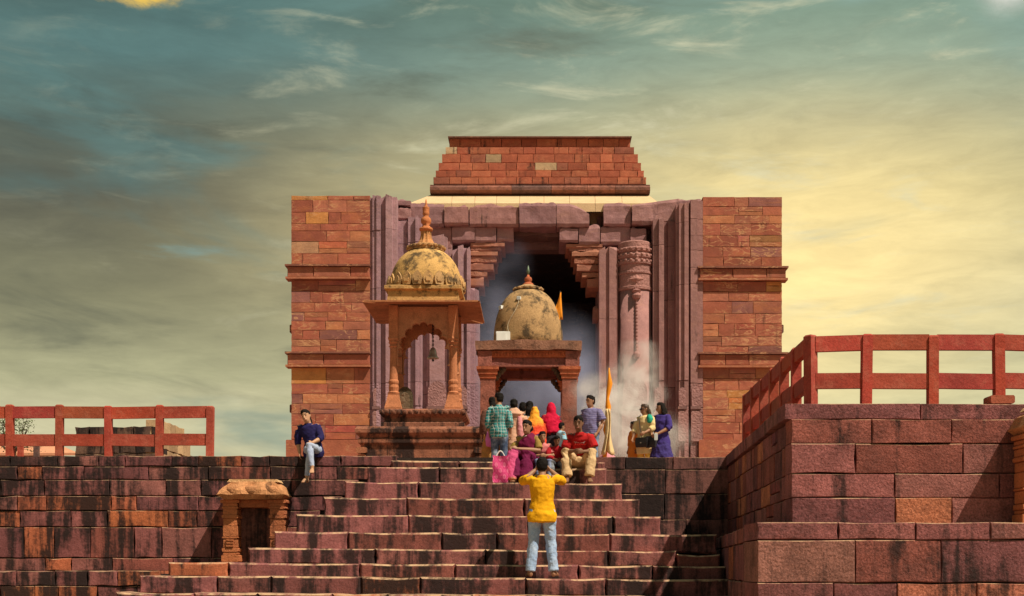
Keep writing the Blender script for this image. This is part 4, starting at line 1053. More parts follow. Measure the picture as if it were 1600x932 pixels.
def sit(lean=.1, **o):
    d = dict(pelvis=(0, 0, .11), waist=(0, -.02-lean*.2, .24), chest=(0, -.03-lean*.7, .42), neck=(0, -.03-lean*1.3, .585), head=(0, -.06-lean*1.6, .72))
    y = -.03-lean*1.15
    lr(d, sh=(.175, y, .535), el=(.25, y-.10, .29), wr=(.09, y-.28, .24), hip=(.085, -.03, .10), kn=(.15, -.45, .14), an=(.13, -.43, -.33), toe=(.14, -.62, -.385))
    d.update(o); return d
class Fig:
    def __init__(s, label, pos, yaw, H, pose, skin='mid', face=(0, -1, 0), up=(0, 0, 1), voxel=.0095, group=None):
        s.k = H/1.7; s.pos = V(pos); s.ca, s.sa = math.cos(R(yaw)), math.sin(R(yaw))
        s.root = thing('person', pos, label, 'person', group)
        s.J = {k: V(v) for k, v in pose.items()}; s.skin = SKIN[skin]
        s.face = V(face).normalized(); u = V(up); s.up = (u-s.face*u.dot(s.face)).normalized(); s.side = s.up.cross(s.face)
        s.vox = voxel; s.body()
    def build(s, mb, name, mat, color=None, voxel=None, sm=4, disp=0, dscale=.12, parent=None):
        mb.v = [tuple(s.pos+V(((x*s.ca-y*s.sa)*s.k, (x*s.sa+y*s.ca)*s.k, z*s.k))) for x, y, z in mb.v]
        o = mb.build(name, mat, parent or s.root, color, True)
        if voxel:
            r = o.modifiers.new('remesh', 'REMESH'); r.mode = 'VOXEL'; r.voxel_size = voxel; r.use_smooth_shade = True
            q = o.modifiers.new('smooth', 'SMOOTH'); q.factor = .5; q.iterations = sm
            if disp:
                tx_ = bpy.data.textures.new('folds', 'CLOUDS'); tx_.noise_scale = dscale; tx_.noise_depth = 2
                dm = o.modifiers.new('folds', 'DISPLACE'); dm.texture = tx_; dm.strength = disp; dm.mid_level = .38; dm.texture_coords = 'GLOBAL'
        return o
    def loft(s, mb, rings, n=16):
        """rings: (centre, a, b, side axis)"""
        m = len(rings); vs = []; fs = []
        P_ = [V(r[0]) for r in rings]
        for i, (p, a, b, sd_) in enumerate(rings):
            t = (P_[min(i+1, m-1)]-P_[max(i-1, 0)]).normalized(); q = V(sd_); u = (q-t*q.dot(t)).normalized(); w = t.cross(u)
            for k in range(n):
                g_ = 2*math.pi*k/n; vs.append(P_[i]+u*a*math.cos(g_)+w*b*math.sin(g_))
        for j in range(m-1):
            for k in range(n): l = (k+1) % n; fs.append((j*n+k, j*n+l, (j+1)*n+l, (j+1)*n+k))
        fs.append(list(range(n-1, -1, -1))); fs.append([(m-1)*n+k for k in range(n)])
        return mb.add(vs, fs)
    def axes(s):
        J = s.J; return (J['hipL']-J['hipR']).normalized(), (J['shL']-J['shR']).normalized()
    def torso(s, mb, g=0, low=-.09, top=True, belly=0, flare=0):
        J = s.J; hx, sx = s.axes(); mx_ = (hx+sx).normalized(); d0 = (J['pelvis']-J['waist']).normalized()
        sc_ = (J['shL']+J['shR'])/2
        rg = [(J['pelvis']+d0*(-low), .125+g+flare, .095+g+flare, hx), (J['pelvis']+d0*(-low*.4), .16+g+flare*.6, .112+g+flare*.6, hx), (J['pelvis'], .163+g, .113+g, hx), (J['waist'], .137+g, .098+g+belly, mx_), (J['waist'].lerp(J['chest'], .55), .146+g, .103+g+belly*.7, mx_), (J['chest'], .16+g, .112+g, sx),
              (sc_+(J['neck']-J['chest'])*.0, .165+g*.8, .092+g, sx), (sc_.lerp(J['neck'], .55), .105+g*.6, .078+g*.5, sx)]
        if top: rg.append((J['neck'], .06+g*.35, .06+g*.35, sx))
        s.loft(mb, rg, 20)
    def limb(s, mb, pts, rad, n=12): mb.tube(pts, rad, n); return mb
    def arm(s, mb, c, g=0, to=1.0, cap=True):
        J = s.J; a, e, w = J['sh'+c], J['el'+c], J['wr'+c]
        dn = V((0, 0, -.018 if g else 0)); pts = [a.lerp(J['neck'], .3)+dn, a+dn, a.lerp(e, .3), a.lerp(e, .7), e]; rad = [.045+g*.3, .052+g*.5, .05+g*.8, .045+g, .043+g]
        if to > .5: t = (to-.5)*2; pts += [e.lerp(w, .35*t), e.lerp(w, t)]; rad += [.044+g, .044-.016*t+g]
        elif to < .5:
            q = to*2; pts = [a.lerp(J['neck'], .3)+dn, a+dn, a.lerp(e, q*.5), a.lerp(e, q)]; rad = [.045+g*.3, .052+g*.5, .052+g*.9, .05+g*1.3]
        mb.tube(pts, rad, 12)
    def leg(s, mb, c, g=0, to=1.0, flare=0):
        J = s.J; h, k, a = J['hip'+c], J['kn'+c], J['an'+c]
        pts = [h+(h-k)*.12, h, h.lerp(k, .35), h.lerp(k, .75), k, k.lerp(a, .3), k.lerp(a, .65), k.lerp(a, to)]
        rad = [.075+g, .088+g, .08+g, .062+g, .057+g, .058+g, .045+g+flare*.5, .036+g+flare]
        mb.tube(pts, rad, 12)
    def hand(s, mb, c, curl=.5, dirv=None, nrm=None):
        J = s.J; w = J['wr'+c]; d = V(dirv).normalized() if dirv else (w-J['el'+c]).normalized()
        nn = V(nrm) if nrm else V((-1 if c == 'L' else 1, 0, 0)); nn = (nn-d*nn.dot(d)); nn = nn.normalized() if nn.length > .01 else V((0, -1, 0))
        sd_ = d.cross(nn)
        s.loft(mb, [(w-d*.02, .026, .021, sd_), (w+d*.02, .032, .019, sd_), (w+d*.06, .041, .017, sd_), (w+d*.09, .040, .014, sd_)], 12)
        for i, L_ in enumerate((.066, .075, .07, .055)):
            off = (i-1.5)*.0225; b = w+d*.085+sd_*off; a = curl*1.1
            p1 = b+(d*math.cos(a*.5)+nn*math.sin(a*.5)+sd_*off*1.2)*L_*.5; p2 = p1+(d*math.cos(a*1.5)+nn*math.sin(a*1.5))*L_*.5
            mb.tube([b-d*.015, b, p1, p2], [.009, .0092, .0088, .0068], 8)
        tb = w+d*.025-sd_*.028; mb.tube([tb, tb-sd_*.022+d*.03+nn*.012, tb-sd_*.024+d*.06+nn*.03], [.012, .0105, .0075], 8)
    def foot(s, mb, c):
        J = s.J; a, t = J['an'+c], J['toe'+c]; f = (t-a); heel = a-V((f.x, f.y, 0))*.32; heel.z = t.z+.012
        sd_ = V((f.y, -f.x, 0)).normalized()
        s.loft(mb, [(heel, .022, .028, sd_), (a.lerp(heel, .35)-V((0, 0, .022)), .034, .042, sd_), (a.lerp(t, .45)-V((0, 0, .006)), .040, .036, sd_), (a.lerp(t, .8), .047, .022, sd_), (t, .042, .014, sd_)], 12)
        mb.tube([a+V((0, 0, .05)), a, a-V((0, 0, .03))], [.036, .036, .034], 10)
        for i in range(5):
            b = t+sd_*(i-2)*.017; e = b+V((f.x, f.y, 0)).normalized()*(.034-.004*abs(i-1)); mb.tube([b-V((f.x, f.y, 0)).normalized()*.02, e], [.011, .0085], 7)
    def headpt(s, x, y, z): return s.J['head']+s.side*x-s.face*y+s.up*z      # y backwards
    HR = ((-.122, .022, .024, .05), (-.108, .042, .045, .040), (-.085, .054, .064, .028), (-.052, .062, .078, .014), (-.015, .068, .089, .004), (.02, .072, .095, 0), (.05, .074, .097, -.002), (.082, .068, .09, -.004), (.106, .05, .068, -.005), (.122, .02, .03, -.005))
    def headshape(s, mb, k=1.0, hmin=-1, fwd=0):
        rg = [(s.headpt(0, -f-fwd, h*(k if h > 0 else 1)), a*k, b*k, s.side) for h, a, b, f in s.HR if h >= hmin]
        s.loft(mb, rg, 20)
    def body(s):
        J = s.J; mb = MB(); s.torso(mb); 
        nk = J['neck']; hd = s.headpt(0, .02, -.07)
        mb.tube([nk-V((0, 0, .03)), nk.lerp(hd, .5), hd], [.062, .053, .053], 12)
        for c in 'LR': s.arm(mb, c); s.leg(mb, c); s.hand(mb, c, *s.J_hand(c)); s.foot(mb, c)
        s.headshape(mb)
        mb.tube([s.headpt(0, -.088, .02), s.headpt(0, -.103, -.01), s.headpt(0, -.112, -.032), s.headpt(0, -.095, -.042)], [.009, .012, .015, .010], 8)
        mb.tube([s.headpt(-.026, -.088, -.066), s.headpt(0, -.096, -.066), s.headpt(.026, -.088, -.066)], [.006, .010, .006], 6)
        for q in (-1, 1): mb.tube([s.headpt(q*.070, .012, -.035), s.headpt(q*.079, .018, 0), s.headpt(q*.074, .016, .03)], [.008, .014, .010], 8); mb.tube([s.headpt(q*.048, -.083, .033), s.headpt(q*.018, -.092, .03)], [.007, .008], 6)
        s.body_o = s.build(mb, 'body', M['skin'], s.skin, s.vox*.9, 3)
        for q in (-1, 1):
            s.build(MB().ball(s.headpt(q*.031, -.082, .008), (.0115, .010, .0055), 8, 6), 'eye', M['eye'])
            s.build(MB().tube([s.headpt(q*.05, -.078, .032), s.headpt(q*.032, -.092, .038), s.headpt(q*.014, -.093, .032)], [.004, .0055, .004], 6), 'eyebrow', M['hair'])
        s.build(MB().tube([s.headpt(-.024, -.090, -.066), s.headpt(0, -.1, -.068), s.headpt(.024, -.090, -.066)], [.004, .0075, .004], 6), 'mouth', M['lip'])
    def J_hand(s, c): return s.J.get('h'+c, (.6,)) if not isinstance(s.J.get('h'+c), Vector) else (.6,)
    def hair(s, kind='short', col_=None, mat=None):
        mb = MB()
        s.loft(mb, [(s.headpt(0, .035, .02), .078, .066, s.side), (s.headpt(0, .018, .05), .080, .086, s.side), (s.headpt(0, .004, .078), .078, .099, s.side), (s.headpt(0, .0, .1), .069, .092, s.side), (s.headpt(0, .004, .118), .056, .074, s.side), (s.headpt(0, .004, .134), .022, .032, s.side)], 20)
        s.loft(mb, [(s.headpt(0, .05, -.06 if kind == 'short' else -.085), .05, .038, s.side), (s.headpt(0, .045, -.03), .071, .058, s.side), (s.headpt(0, .036, .01), .079, .072, s.side), (s.headpt(0, .02, .05), .08, .084, s.side)], 16)
        if kind == 'bun': mb.ball(s.headpt(0, .125, -.01), (.055, .055, .055), 10, 8)
        if kind in ('pony', 'long'):
            w = .05 if kind == 'pony' else .085
            b = s.headpt(0, .085, .0)
            pts = [b, s.headpt(0, .115, -.08), s.headpt(0, .105, -.19), s.headpt(0, .10, -.33)]
            s.loft(mb, [(pts[0], w*.8, .045, s.side), (pts[1], w, .045, s.side), (pts[2], w*1.05, .04, s.side), (pts[3], w*.4, .018, s.side)], 12)
        if kind == 'loose':
            for q in (-1, 1): s.loft(mb, [(s.headpt(q*.06, .03, .06), .03, .05, s.side), (s.headpt(q*.088, .03, -.03), .03, .055, s.side), (s.headpt(q*.10, .035, -.13), .035, .05, s.side), (s.headpt(q*.09, .04, -.22), .012, .02, s.side)], 10)
            s.loft(mb, [(s.headpt(0, .085, .0), .09, .04, s.side), (s.headpt(0, .10, -.1), .105, .045, s.side), (s.headpt(0, .09, -.21), .08, .03, s.side)], 12)
        return s.build(mb, 'hair', mat or M['hair'], None, .009, 2, .018, .03)
    def top(s, color, sleeve=.4, g=.016, low=-.12, flare=0, belly=0, mat=None, disp=.022, name='shirt', collar=True):
        mb = MB(); s.torso(mb, g, low, False, belly, flare)
        for c in 'LR': s.arm(mb, c, g+.004, sleeve)
        if collar: mb.tube([s.J['neck']-V((0, 0, .05)), s.J['neck']+V((0, 0, .005))], [.085, .068], 12)
        return s.build(mb, name, mat or M['cloth'], color, s.vox*1.1, 4, disp, .10)
    def pants(s, color, g=.014, to=.97, flare=.012, mat=None, disp=.02, hipg=None):
        mb = MB(); J = s.J; hx, sx = s.axes(); d0 = (J['pelvis']-J['waist']).normalized()
        s.loft(mb, [(J['pelvis']+d0*.10, .10+g, .085+g, hx), (J['pelvis']+d0*.05, .15+(hipg or g), .11+(hipg or g), hx), (J['pelvis'], .163+(hipg or g*.3), .113+(hipg or g*.3), hx), (J['pelvis'].lerp(J['waist'], .7), .14, .099, hx)], 18)
        for c in 'LR': s.leg(mb, c, g, to, flare)
        return s.build(mb, 'trousers', mat or M['cloth'], color, s.vox*1.1, 4, disp, .09)
    def piece(s, rings, name, mat, color=None, voxel=None, disp=.02, n=20, sm=3):
        mb = MB(); s.loft(mb, rings, n); return s.build(mb, name, mat, color, voxel or s.vox*1.2, sm, disp, .09)
    def skirt(s, color, z1, r0=.19, r1=.27, mat=None, name='skirt', z0=None):
        J = s.J; c0 = J['pelvis']; z0 = z0 or c0.z+.06
        return s.piece([((c0.x, c0.y, z0), .15, .11, (1, 0, 0)), ((c0.x, c0.y, z0-.12), r0, r0*.78, (1, 0, 0)), ((c0.x, c0.y, (z0+z1)/2), (r0+r1)/2, (r0+r1)/2*.8, (1, 0, 0)), ((c0.x, c0.y, z1), r1, r1*.8, (1, 0, 0))], name, mat or M['cloth'], color, disp=.045)
    def at(s, p): p = V(p); return s.pos+V(((p.x*s.ca-p.y*s.sa)*s.k, (p.x*s.sa+p.y*s.ca)*s.k, p.z*s.k))
# --- man in the yellow shirt, photographing
ky = 8; dm_ = 18.42; zm = SZ[8]+.004+SL*.07
f = Fig('barefoot man in a yellow shirt and pale jeans photographing the others from the steps', (PX(847, dm_), dm_, zm), 178, 1.70,
        stand(elL=(.275, -.20, 1.385), elR=(-.275, -.20, 1.385), wrL=(.115, -.31, 1.545), wrR=(-.115, -.31, 1.545), shL=(.185, -.01, 1.405), shR=(-.185, -.01, 1.405), head=(0, -.03, 1.575),
              knL=(.125, -.02, .50), knR=(-.125, -.02, .50), anL=(.165, .02, .085), anR=(-.165, .02, .085), toeL=(.20, -.15, .03), toeR=(-.20, -.15, .03), hipL=(.09, 0, .92), hipR=(-.09, 0, .92)), 'mid', voxel=.008, up=(0, 0, 1))
f.hair('short'); f.top((.78, .37, .008), .60, .021, -.17, .05, 0, disp=.026); f.pants((.30, .43, .66), .017, .99, .018, M['denim'], .03)
ph = f.at((0, -.36, 1.60)); o = thing('phone', ph, 'dark phone held up by the man in the yellow shirt', 'phone')
MB().box(ph.x-.078, ph.x+.078, ph.y-.005, ph.y+.005, ph.z-.038, ph.z+.038, .008).build('case', M['phone'], o)
MB().box(ph.x-.072, ph.x+.072, ph.y-.0075, ph.y-.0055, ph.z-.033, ph.z+.033).build('screen', M['lampglass'], o)
# --- girl sitting on the edge of the wall
f = Fig('young woman in a navy top and pale jeans sitting cross-legged on the wall edge', (PX(489, 21.98), 22.02, PLAT+.002), -4, 1.56,
        sit(.02, knL=(.02, -.40, .15), anL=(.10, -.50, -.27), toeL=(.13, -.66, -.37), knR=(.03, -.36, .06), anR=(-.03, -.37, -.43), toeR=(-.06, -.51, -.53),
            chest=(-.05, -.02, .42), neck=(-.085, -.03, .585), head=(-.125, -.06, .715), shL=(.09, -.03, .54), shR=(-.255, -.02, .53), elR=(-.30, .02, .27), wrR=(-.26, .0, .05), elL=(.17, -.12, .30), wrL=(.06, -.30, .21)), 'fair', (-.12, -1, -.05), (-.28, 0, 1))
f.hair('pony'); f.top((.018, .014, .075), .66, .018, -.14, .03, 0, disp=.03, name='blouse'); f.pants((.33, .38, .55), .008, .95, 0, M['denim'], .015)
# --- woman in the saree and the bag she holds
SAR = (.145, .008, .045)
f = Fig('woman in a maroon and magenta saree sitting on the steps beside the bag', (PX(826, 21.6), 21.68, SZ[1]+.004), -14, 1.60,
        sit(.04, knL=(.06, -.40, .22), knR=(-.16, -.40, .24), anL=(.05, -.47, -.20), anR=(-.12, -.52, -.21), toeL=(.06, -.62, -.265), toeR=(-.13, -.66, -.265), elR=(-.27, -.12, .29), wrR=(-.24, -.36, .30), elL=(.24, -.17, .30), wrL=(-.10, -.38, .32)), 'mid', (-.25, -1, 0))
f.hair('bun'); f.top((.30, .19, .05), .42, .012, -.02, 0, 0, name='blouse')
f.piece([((0, 0, .02), .19, .17, (1, 0, 0)), ((0, 0, .12), .205, .17, (1, 0, 0)), ((0, -.04, .27), .185, .155, (1, 0, 0)), ((.0, -.07, .42), .175, .160, (1, 0, 0)), ((.06, -.07, .52), .13, .13, (1, 0, 0)), ((.12, -.05, .585), .06, .06, (1, 0, 0))], 'saree', M['cloth'], SAR, disp=.03)
f.piece([((.15, .05, .60), .05, .10, (1, 0, 0)), ((.22, .06, .50), .05, .13, (1, 0, 0)), ((.25, .06, .30), .05, .13, (1, 0, 0)), ((.25, .05, .08), .06, .12, (1, 0, 0))], 'saree_end', M['cloth'], (.06, .006, .06), disp=.03)
mb = MB()
for c in 'LR': f.leg(mb, c, .045, .98, .06)
f.build(mb, 'saree_skirt', M['cloth'], (.13, .008, .05), .0115, 5, .05, .09)
f.piece([((-.17, -.42, .27), .09, .06, (1, 0, 0)), ((-.19, -.53, .05), .10, .06, (1, 0, 0)), ((-.20, -.58, -.12), .125, .07, (1, 0, 0)), ((-.20, -.60, -.235), .15, .08, (1, 0, 0))], 'saree_pleats', two_tone('magenta_pleats', (.62, .26, .10), (.50, .05, .17), .02, .16), None, disp=.05)
f.build(MB().tube([f.headpt(-.03, -.06, -.15), f.headpt(0, -.09, -.17), f.headpt(.03, -.06, -.15)], .006, 6), 'necklace', M['brass'])
def bag_mat():
    m, t = new_mat('pink_print'); p = t.node('ShaderNodeTexCoord').outputs['Generated']; s = t.node('ShaderNodeSeparateXYZ'); t.link(p, s.inputs[0])
    u = t.math('MULTIPLY', s.outputs[0], 2.0); v = t.math('MULTIPLY', s.outputs[2], 2.3)
    tri = lambda x: t.math('ABSOLUTE', t.math('SUBTRACT', t.math('FRACT', x), .5))
    a = t.math('ADD', tri(u), tri(v)); b = t.math('ABSOLUTE', t.math('SUBTRACT', a, .5))
    a2 = t.math('ADD', tri(t.math('ADD', u, .5)), tri(t.math('ADD', v, .5)))
    c = t.mix(t.math('LESS_THAN', b, .045), (.58, .006, .15), (.66, .12, .28))
    c = t.mix(t.math('LESS_THAN', t.math('ABSOLUTE', t.math('SUBTRACT', t.math('MINIMUM', a, a2), .2)), .04), c, (.72, .28, .40))
    c = t.mix(t.math('LESS_THAN', t.math('MINIMUM', a, a2), .06), c, (.70, .24, .36))
    t.setin(t.b.inputs['Base Color'], c); t.b.inputs['Roughness'].default_value = .7
    return m
bc = P(782, 755, 21.12); bc.z = SZ[2]+.004-SL*0
bg = thing('shopping_bag', bc, 'magenta carrier bag with white diamond pattern standing on a step', 'bag')
m = gridbox(bc.x-.125, bc.x+.125, bc.y-.06, bc.y+.06, bc.z, bc.z+.44, 6, 3, 8); m.v = [(x+.006*math.sin(z*30), y+(.012*math.sin(z*17+x*20)), z+.01*math.sin(x*14) if z > bc.z+.4 else z) for x, y, z in m.v]
m.build('bag_body', bag_mat(), bg)
for dy_ in (-.055, .055):
    MB().tube([(bc.x-.06+.02*math.cos(t), bc.y+dy_*.8, bc.z+.43) if False else (bc.x-.07+.14*t/6, bc.y+dy_*.9, bc.z+.43+.09*math.sin(math.pi*t/6)) for t in range(7)], .007, 6).build('handle', M['white'], bg)
# --- the two children and the man sitting beside her
f = Fig('child in a pink shirt sitting on the steps beside the saree woman', (PX(846, 21.65), 21.7, SZ[1]+.004), 6, 1.22, sit(.1, wrL=(.06, -.36, .28), wrR=(-.06, -.36, .28)), 'mid')
f.hair('bun'); f.top((.62, .19, .20), .4, .018, -.06, .02); f.pants((.12, .16, .34), .012, .9, 0, M['denim'])
f = Fig('small boy in a red pullover and dark jeans sitting on the steps', (PX(869, 21.6), 21.68, SZ[1]+.004), 4, 1.07, sit(.12, wrL=(.10, -.42, .22), wrR=(-.10, -.42, .22)), 'dark', (.05, -1, -.25))
f.hair('short'); f.top((.36, .012, .022), .98, .02, -.06, .01); f.pants((.05, .05, .06), .014, .97, .008, M['denim'])
f = Fig('man in a red printed T-shirt and cream trousers sitting on the top step', (PX(907, 21.6), 21.72, SZ[1]+.003), -4, 1.66,
        sit(.20, knL=(.21, -.42, .25), knR=(-.23, -.42, .25), anL=(.17, -.52, -.19), anR=(-.20, -.52, -.19), toeL=(.20, -.70, -.265), toeR=(-.22, -.70, -.265), elL=(.26, -.31, .27), elR=(-.26, -.31, .27), wrL=(.07, -.53, .25), wrR=(-.09, -.53, .26), head=(-.02, -.35, .74)), 'dark', (-.12, -1, -.12))
f.hair('short'); ts = f.top((.40, .014, .016), .36, .022, -.02, 0, .02, disp=.03); f.pants((.60, .40, .22), .028, .93, .02, None, .03, hipg=.05)
f.piece([((0, .02, .07), .19, .10, (1, 0, 0)), ((0, -.12, .10), .19, .10, (1, 0, 0)), ((0, -.22, .13), .15, .07, (1, 0, 0)), ((0, -.27, .13), .08, .04, (1, 0, 0))], 'trouser_lap', M['cloth'], (.60, .40, .22), disp=.02)
# print on the shirt: lines of script and a block of red
def prn(pts, r, c, nm): f.build(MB().tube(pts, r, 6, (0, -1, 0), .4), nm, plain_mat('print_'+nm, c, .8), None, parent=ts)
zc_ = .40; yq = -.325
prn([(-.05, yq-.005, .475), (-.02, yq-.008, .477), (.01, yq-.008, .475), (.045, yq-.005, .477)], .008, (.75, .75, .75), 'print_line')
pts = [(-.09+.18*i/26, yq+.012-.012*math.cos((i-13)/9), .425+.018*math.sin(i*1.55)+(.03 if i in (1, 20) else 0)) for i in range(27)]
prn(pts, .0055, (.78, .76, .74), 'print_script')
for i in range(6): prn([(-.08+.032*i, yq, .372), (-.066+.032*i, yq-.002, .395)], .010, (.72, .03, .02), 'print_letter')
# --- standing group seen from behind
G = None
def sp(px, d): return (PX(px, d), d, PLAT-.008)
f = Fig('man in a teal checked shirt and jeans standing with his back turned', sp(780, 26.75), 168, 1.72, stand(head=(.015, -.03, 1.575), wrL=(.23, -.10, .90)), 'mid', (.75, -.65, 0))
f.hair('short'); f.top(None, .75, .024, -.17, .01, 0, M['plaid'], .03); f.pants((.035, .065, .14), .018, .99, .014, M['denim'])
f = Fig('woman in brown carrying a pink cloth bag, half hidden behind the checked shirt', sp(769.5, 27.3), 200, 1.70, stand(wrR=(-.27, -.08, .88)), 'mid')
f.hair('long'); f.top((.12, .05, .035), .9, .02, -.2, .03); f.skirt((.42, .20, .06), .12)
hb = f.at((.24, -.06, .86)); bgo = thing('cloth_bag', hb-V((0, 0, .5)), 'pink cloth bag hanging from a hand beside the pavilion plinth', 'bag')
hb = P(767, 672, 27.1)
MB().lathe([(.03, hb.z-.36), (.10, hb.z-.34), (.115, hb.z-.2), (.08, hb.z-.06), (.03, hb.z+.02)], hb.x, hb.y, 14, 0, lambda a: 1+.1*math.sin(a*4)).build('pouch', plain_mat('pink_bag_cloth', (.62, .16, .48), .8, .2, 8, .3, 30), bgo, None, True)
MB().tube([(hb.x-.03, hb.y, hb.z), (hb.x-.01, hb.y, hb.z+.12), (hb.x+.02, hb.y, hb.z)], .008, 6).build('strap', M['leather'], bgo)
f = Fig('woman in a peach hooded jacket with hair tied up, seen from behind', sp(803, 27.0), 186, 1.62, stand(elL=(.27, .0, 1.12), elR=(-.27, .0, 1.12), wrL=(.12, -.2, 1.06), wrR=(-.12, -.2, 1.06)), 'mid')
f.hair('bun'); f.top((.62, .36, .25), .97, .034, -.36, .03, 0, name='jacket'); f.pants((.55, .28, .045), .02, .98, .01)
f.piece([((0, .10, 1.30), .10, .05, (1, 0, 0)), ((0, .13, 1.36), .15, .07, (1, 0, 0)), ((0, .09, 1.43), .13, .08, (1, 0, 0)), ((0, .05, 1.47), .09, .06, (1, 0, 0))], 'hood', M['cloth'], (.60, .34, .24), disp=.02)
f.piece([((-.10, .11, 1.30), .05, .05, (1, 0, 0)), ((-.13, .13, 1.10), .07, .06, (1, 0, 0)), ((-.14, .13, .90), .07, .06, (1, 0, 0)), ((-.14, .12, .80), .06, .05, (1, 0, 0))], 'scarf', M['cloth'], (.62, .25, .27), disp=.03)
f = Fig('dark haired man in a grey shirt standing deep in the group by the shrine', sp(817, 28.3), 175, 1.72, stand(), 'mid'); f.hair('short'); f.top((.14, .13, .16), .45, .02, -.14); f.pants((.05, .06, .1), .016)
f = Fig('woman with long dark hair and white top facing the shrine', sp(827.5, 27.9), 178, 1.69, stand(), 'mid'); f.hair('long'); f.top((.62, .56, .46), .5, .022, -.3, .04); f.skirt((.45, .36, .22), .1)
f = Fig('girl wrapped in a red and yellow veil from head to hips, seen from behind', sp(835.5, 27.0), 180, 1.44, stand(), 'mid')
f.hair('short'); f.top((.55, .06, .02), .9, .02, -.2, .03); f.skirt((.50, .07, .02), .06, .2, .30)
f.piece([((0, .03, .70), .29, .20, (1, 0, 0)), ((0, .03, .95), .275, .18, (1, 0, 0)), ((0, .02, 1.2), .26, .165, (1, 0, 0)), ((0, .02, 1.38), .20, .14, (1, 0, 0)), ((0, .005, 1.48), .115, .125, (1, 0, 0)), ((0, -.005, 1.6), .10, .125, (1, 0, 0)), ((0, .0, 1.70), .06, .075, (1, 0, 0)), ((0, 0, 1.725), .02, .02, (1, 0, 0))], 'veil', two_tone('veil_cloth', (.74, .045, .012), (.86, .36, .015), .42, .72, .2, (.85, .25, .04)), None, disp=.04)
f = Fig('woman in a crimson headscarf standing beside the shrine pillar', sp(861, 27.3), 205, 1.58, stand(elL=(.24, -.05, 1.12), wrL=(.14, -.26, 1.05), elR=(-.24, -.05, 1.12), wrR=(-.12, -.28, 1.05)), 'mid')
f.top((.30, .01, .03), .6, .02, -.1, .02); f.skirt((.025, .022, .03), .06, .19, .26, z0=1.05)
f.piece([((-.02, .03, 1.02), .20, .17, (1, 0, 0)), ((0, .02, 1.2), .215, .155, (1, 0, 0)), ((0, .02, 1.37), .185, .135, (1, 0, 0)), ((0, .012, 1.46), .11, .12, (1, 0, 0)), ((0, .005, 1.58), .098, .118, (1, 0, 0)), ((0, .01, 1.68), .06, .075, (1, 0, 0)), ((0, .01, 1.71), .02, .02, (1, 0, 0))], 'headscarf', M['cloth'], (.52, .008, .045), disp=.035)
f = Fig('small child in a light blue top at the shrine pillar', sp(877, 27.0), 120, 1.13, stand(elL=(.2, -.12, 1.15), wrL=(.08, -.3, 1.2)), 'mid'); f.hair('short'); f.top((.30, .55, .72), .45, .02, -.16, .03); f.pants((.3, .2, .16), .016)
f = Fig('man in a blue striped T-shirt standing beside the smoke', sp(923, 26.9), -28, 1.68, stand(elL=(.27, .03, 1.12), wrL=(.20, -.10, .90), elR=(-.26, .05, 1.13), wrR=(-.16, -.12, .92)), 'mid', (-.45, -1, 0))
def stripe_mat():
    m, t = new_mat('striped_jersey'); pos = t.node('ShaderNodeNewGeometry').outputs['Position']; s = t.node('ShaderNodeSeparateXYZ'); t.link(pos, s.inputs[0])
    k = t.math('LESS_THAN', t.math('FRACT', t.math('MULTIPLY', s.outputs[2], 26)), .3)
    t.setin(t.b.inputs['Base Color'], t.mix(k, (.12, .105, .25), (.24, .21, .38))); t.b.inputs['Roughness'].default_value = .85
    return m
f.hair('short'); f.top(None, .40, .03, -.13, .01, .035, stripe_mat(), .03); f.pants((.06, .12, .24), .018, .98, .01, M['denim'])
# --- three on the right
f = Fig('child in an orange tunic standing beside the woman with sunglasses', sp(990.5, 27.7), -60, 1.23, stand(), 'dark', (-.2, -1, 0)); f.hair('short'); f.top((.70, .22, .035), .75, .03, -.38, .05, name='tunic'); f.pants((.36, .02, .05), .02)
f.piece([((-.16, .04, 1.36), .06, .06, (1, 0, 0)), ((-.18, .05, 1.25), .075, .07, (1, 0, 0)), ((-.17, .05, 1.16), .05, .05, (1, 0, 0))], 'shoulder_cloth', M['cloth'], (.16, .55, .60), disp=.02)
f = Fig('woman in a cream kurta with sunglasses and a black shoulder bag', sp(1008, 27.3), -30, 1.55, stand(elR=(-.25, -.02, 1.12), wrR=(-.24, -.15, .92), elL=(.22, -.06, 1.13), wrL=(.12, -.26, 1.02)), 'mid', (-.75, -.7, 0))
f.hair('pony', mat=plain_mat('brown_hair', (.055, .028, .015), .45, .3, 60, .5, 150, .4)); f.top((.70, .52, .26), .7, .026, -.40, .05, 0, name='kurta'); f.pants((.72, .42, .08), .026)
f.piece([((.13, -.06, 1.42), .06, .07, (1, 0, 0)), ((.17, -.09, 1.34), .07, .06, (1, 0, 0)), ((.16, -.12, 1.26), .05, .04, (1, 0, 0))], 'scarf', M['cloth'], (.03, .36, .25), disp=.02)
for q in (-1, 1): f.build(MB().ball(f.headpt(q*.032, -.094, .010), (.030, .016, .022), 10, 6), 'sunglass_lens', M['phone'])
f.build(MB().tube([f.headpt(-.075, -.02, .015), f.headpt(-.06, -.088, .015), f.headpt(0, -.106, .015), f.headpt(.06, -.088, .015), f.headpt(.075, -.02, .015)], .005, 6), 'sunglass_frame', M['phone'])
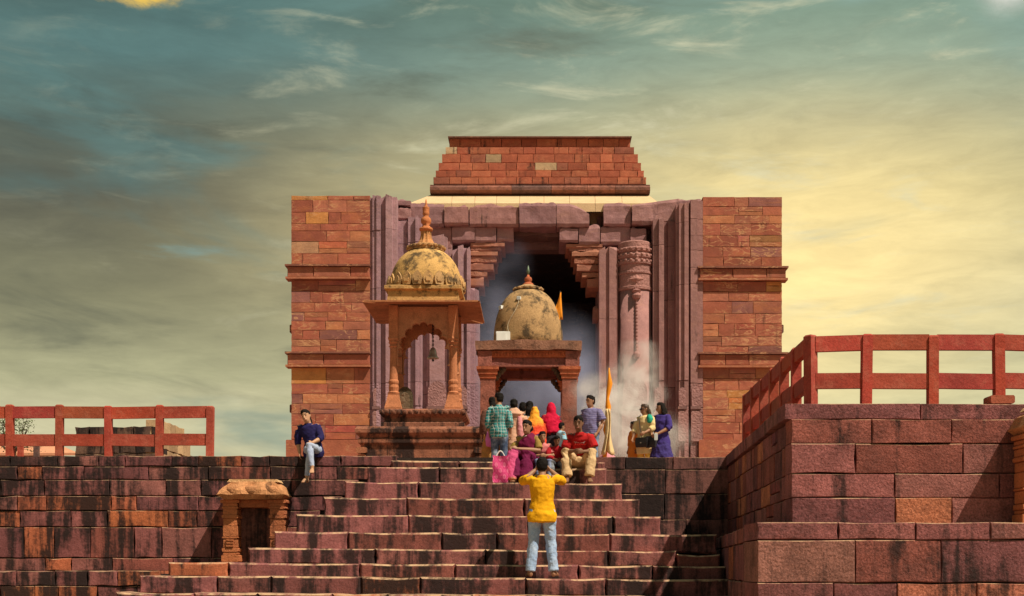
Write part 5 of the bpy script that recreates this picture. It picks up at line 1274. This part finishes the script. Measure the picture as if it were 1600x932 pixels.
def handbag(f, label, c, w, h, dp, strap, mat, flap=True):
    p = f.at(c); o = thing('handbag', p, label, 'handbag')
    yaw = math.atan2(f.sa, f.ca)
    def q(mb): mb.v = [(p.x+x*f.ca-y*f.sa, p.y+x*f.sa+y*f.ca, p.z+z) for x, y, z in mb.v]; return mb
    m = gridbox(-w, w, -dp, dp, -h, h, 4, 2, 4); m.v = [(x*(1-.10*abs(z/h)**2), y*(1-.45*abs(z/h)**2), z) for x, y, z in m.v]
    b = q(m).build('bag_body', mat, o)
    if flap: q(MB().prism([(-w*.92, h*.05), (-w*.6, -h*.25), (w*.6, -h*.25), (w*.92, h*.05), (w*.9, h*.99), (-w*.9, h*.99)], -dp-.008, -dp+.003)).build('flap', mat, o); q(MB().box(-.014, .014, -dp-.014, -dp-.008, -h*.22, -h*.02)).build('clasp', M['brass'], o)
    if strap: MB().tube([p+V((0, 0, h*.9))]+[f.at(s_) for s_ in strap], .008, 6).build('strap', mat, o)
    return o
handbag(f, 'black shoulder bag with flap worn by the woman in the cream kurta', (.03, -.24, .80), .135, .10, .05, [(-.05, -.17, 1.15), (-.11, -.10, 1.37), (-.12, .0, 1.46)], M['leather'])
f = Fig('woman in a dark violet kurta with loose dark hair holding a phone', sp(1033, 27.2), -38, 1.57, stand(elL=(.24, -.02, 1.12), wrL=(.08, -.24, .98), elR=(-.24, -.04, 1.12), wrR=(-.10, -.24, .97)), 'mid', (-.6, -.8, 0))
f.hair('loose'); f.top((.055, .035, .20), .62, .026, -.40, .06, 0, name='kurta'); f.skirt((.05, .035, .17), .35, .2, .30, z0=.92); f.pants((.03, .025, .07), .016)
handbag(f, 'dark studded tote bag held by the woman in violet', (-.10, -.26, .80), .12, .12, .045, None, plain_mat('studded_leather', (.025, .022, .028), .5, .3, 30, .4, 60), False)
p = f.at((.06, -.31, .90)); o = thing('phone', p, 'white phone held by the woman in violet', 'phone')
MB().box(p.x-.035, p.x+.035, p.y-.006, p.y+.006, p.z-.07, p.z+.07, .008).build('case', M['white'], o); MB().box(p.x-.03, p.x+.03, p.y-.008, p.y-.0062, p.z-.06, p.z+.06).build('screen', M['lampglass'], o)
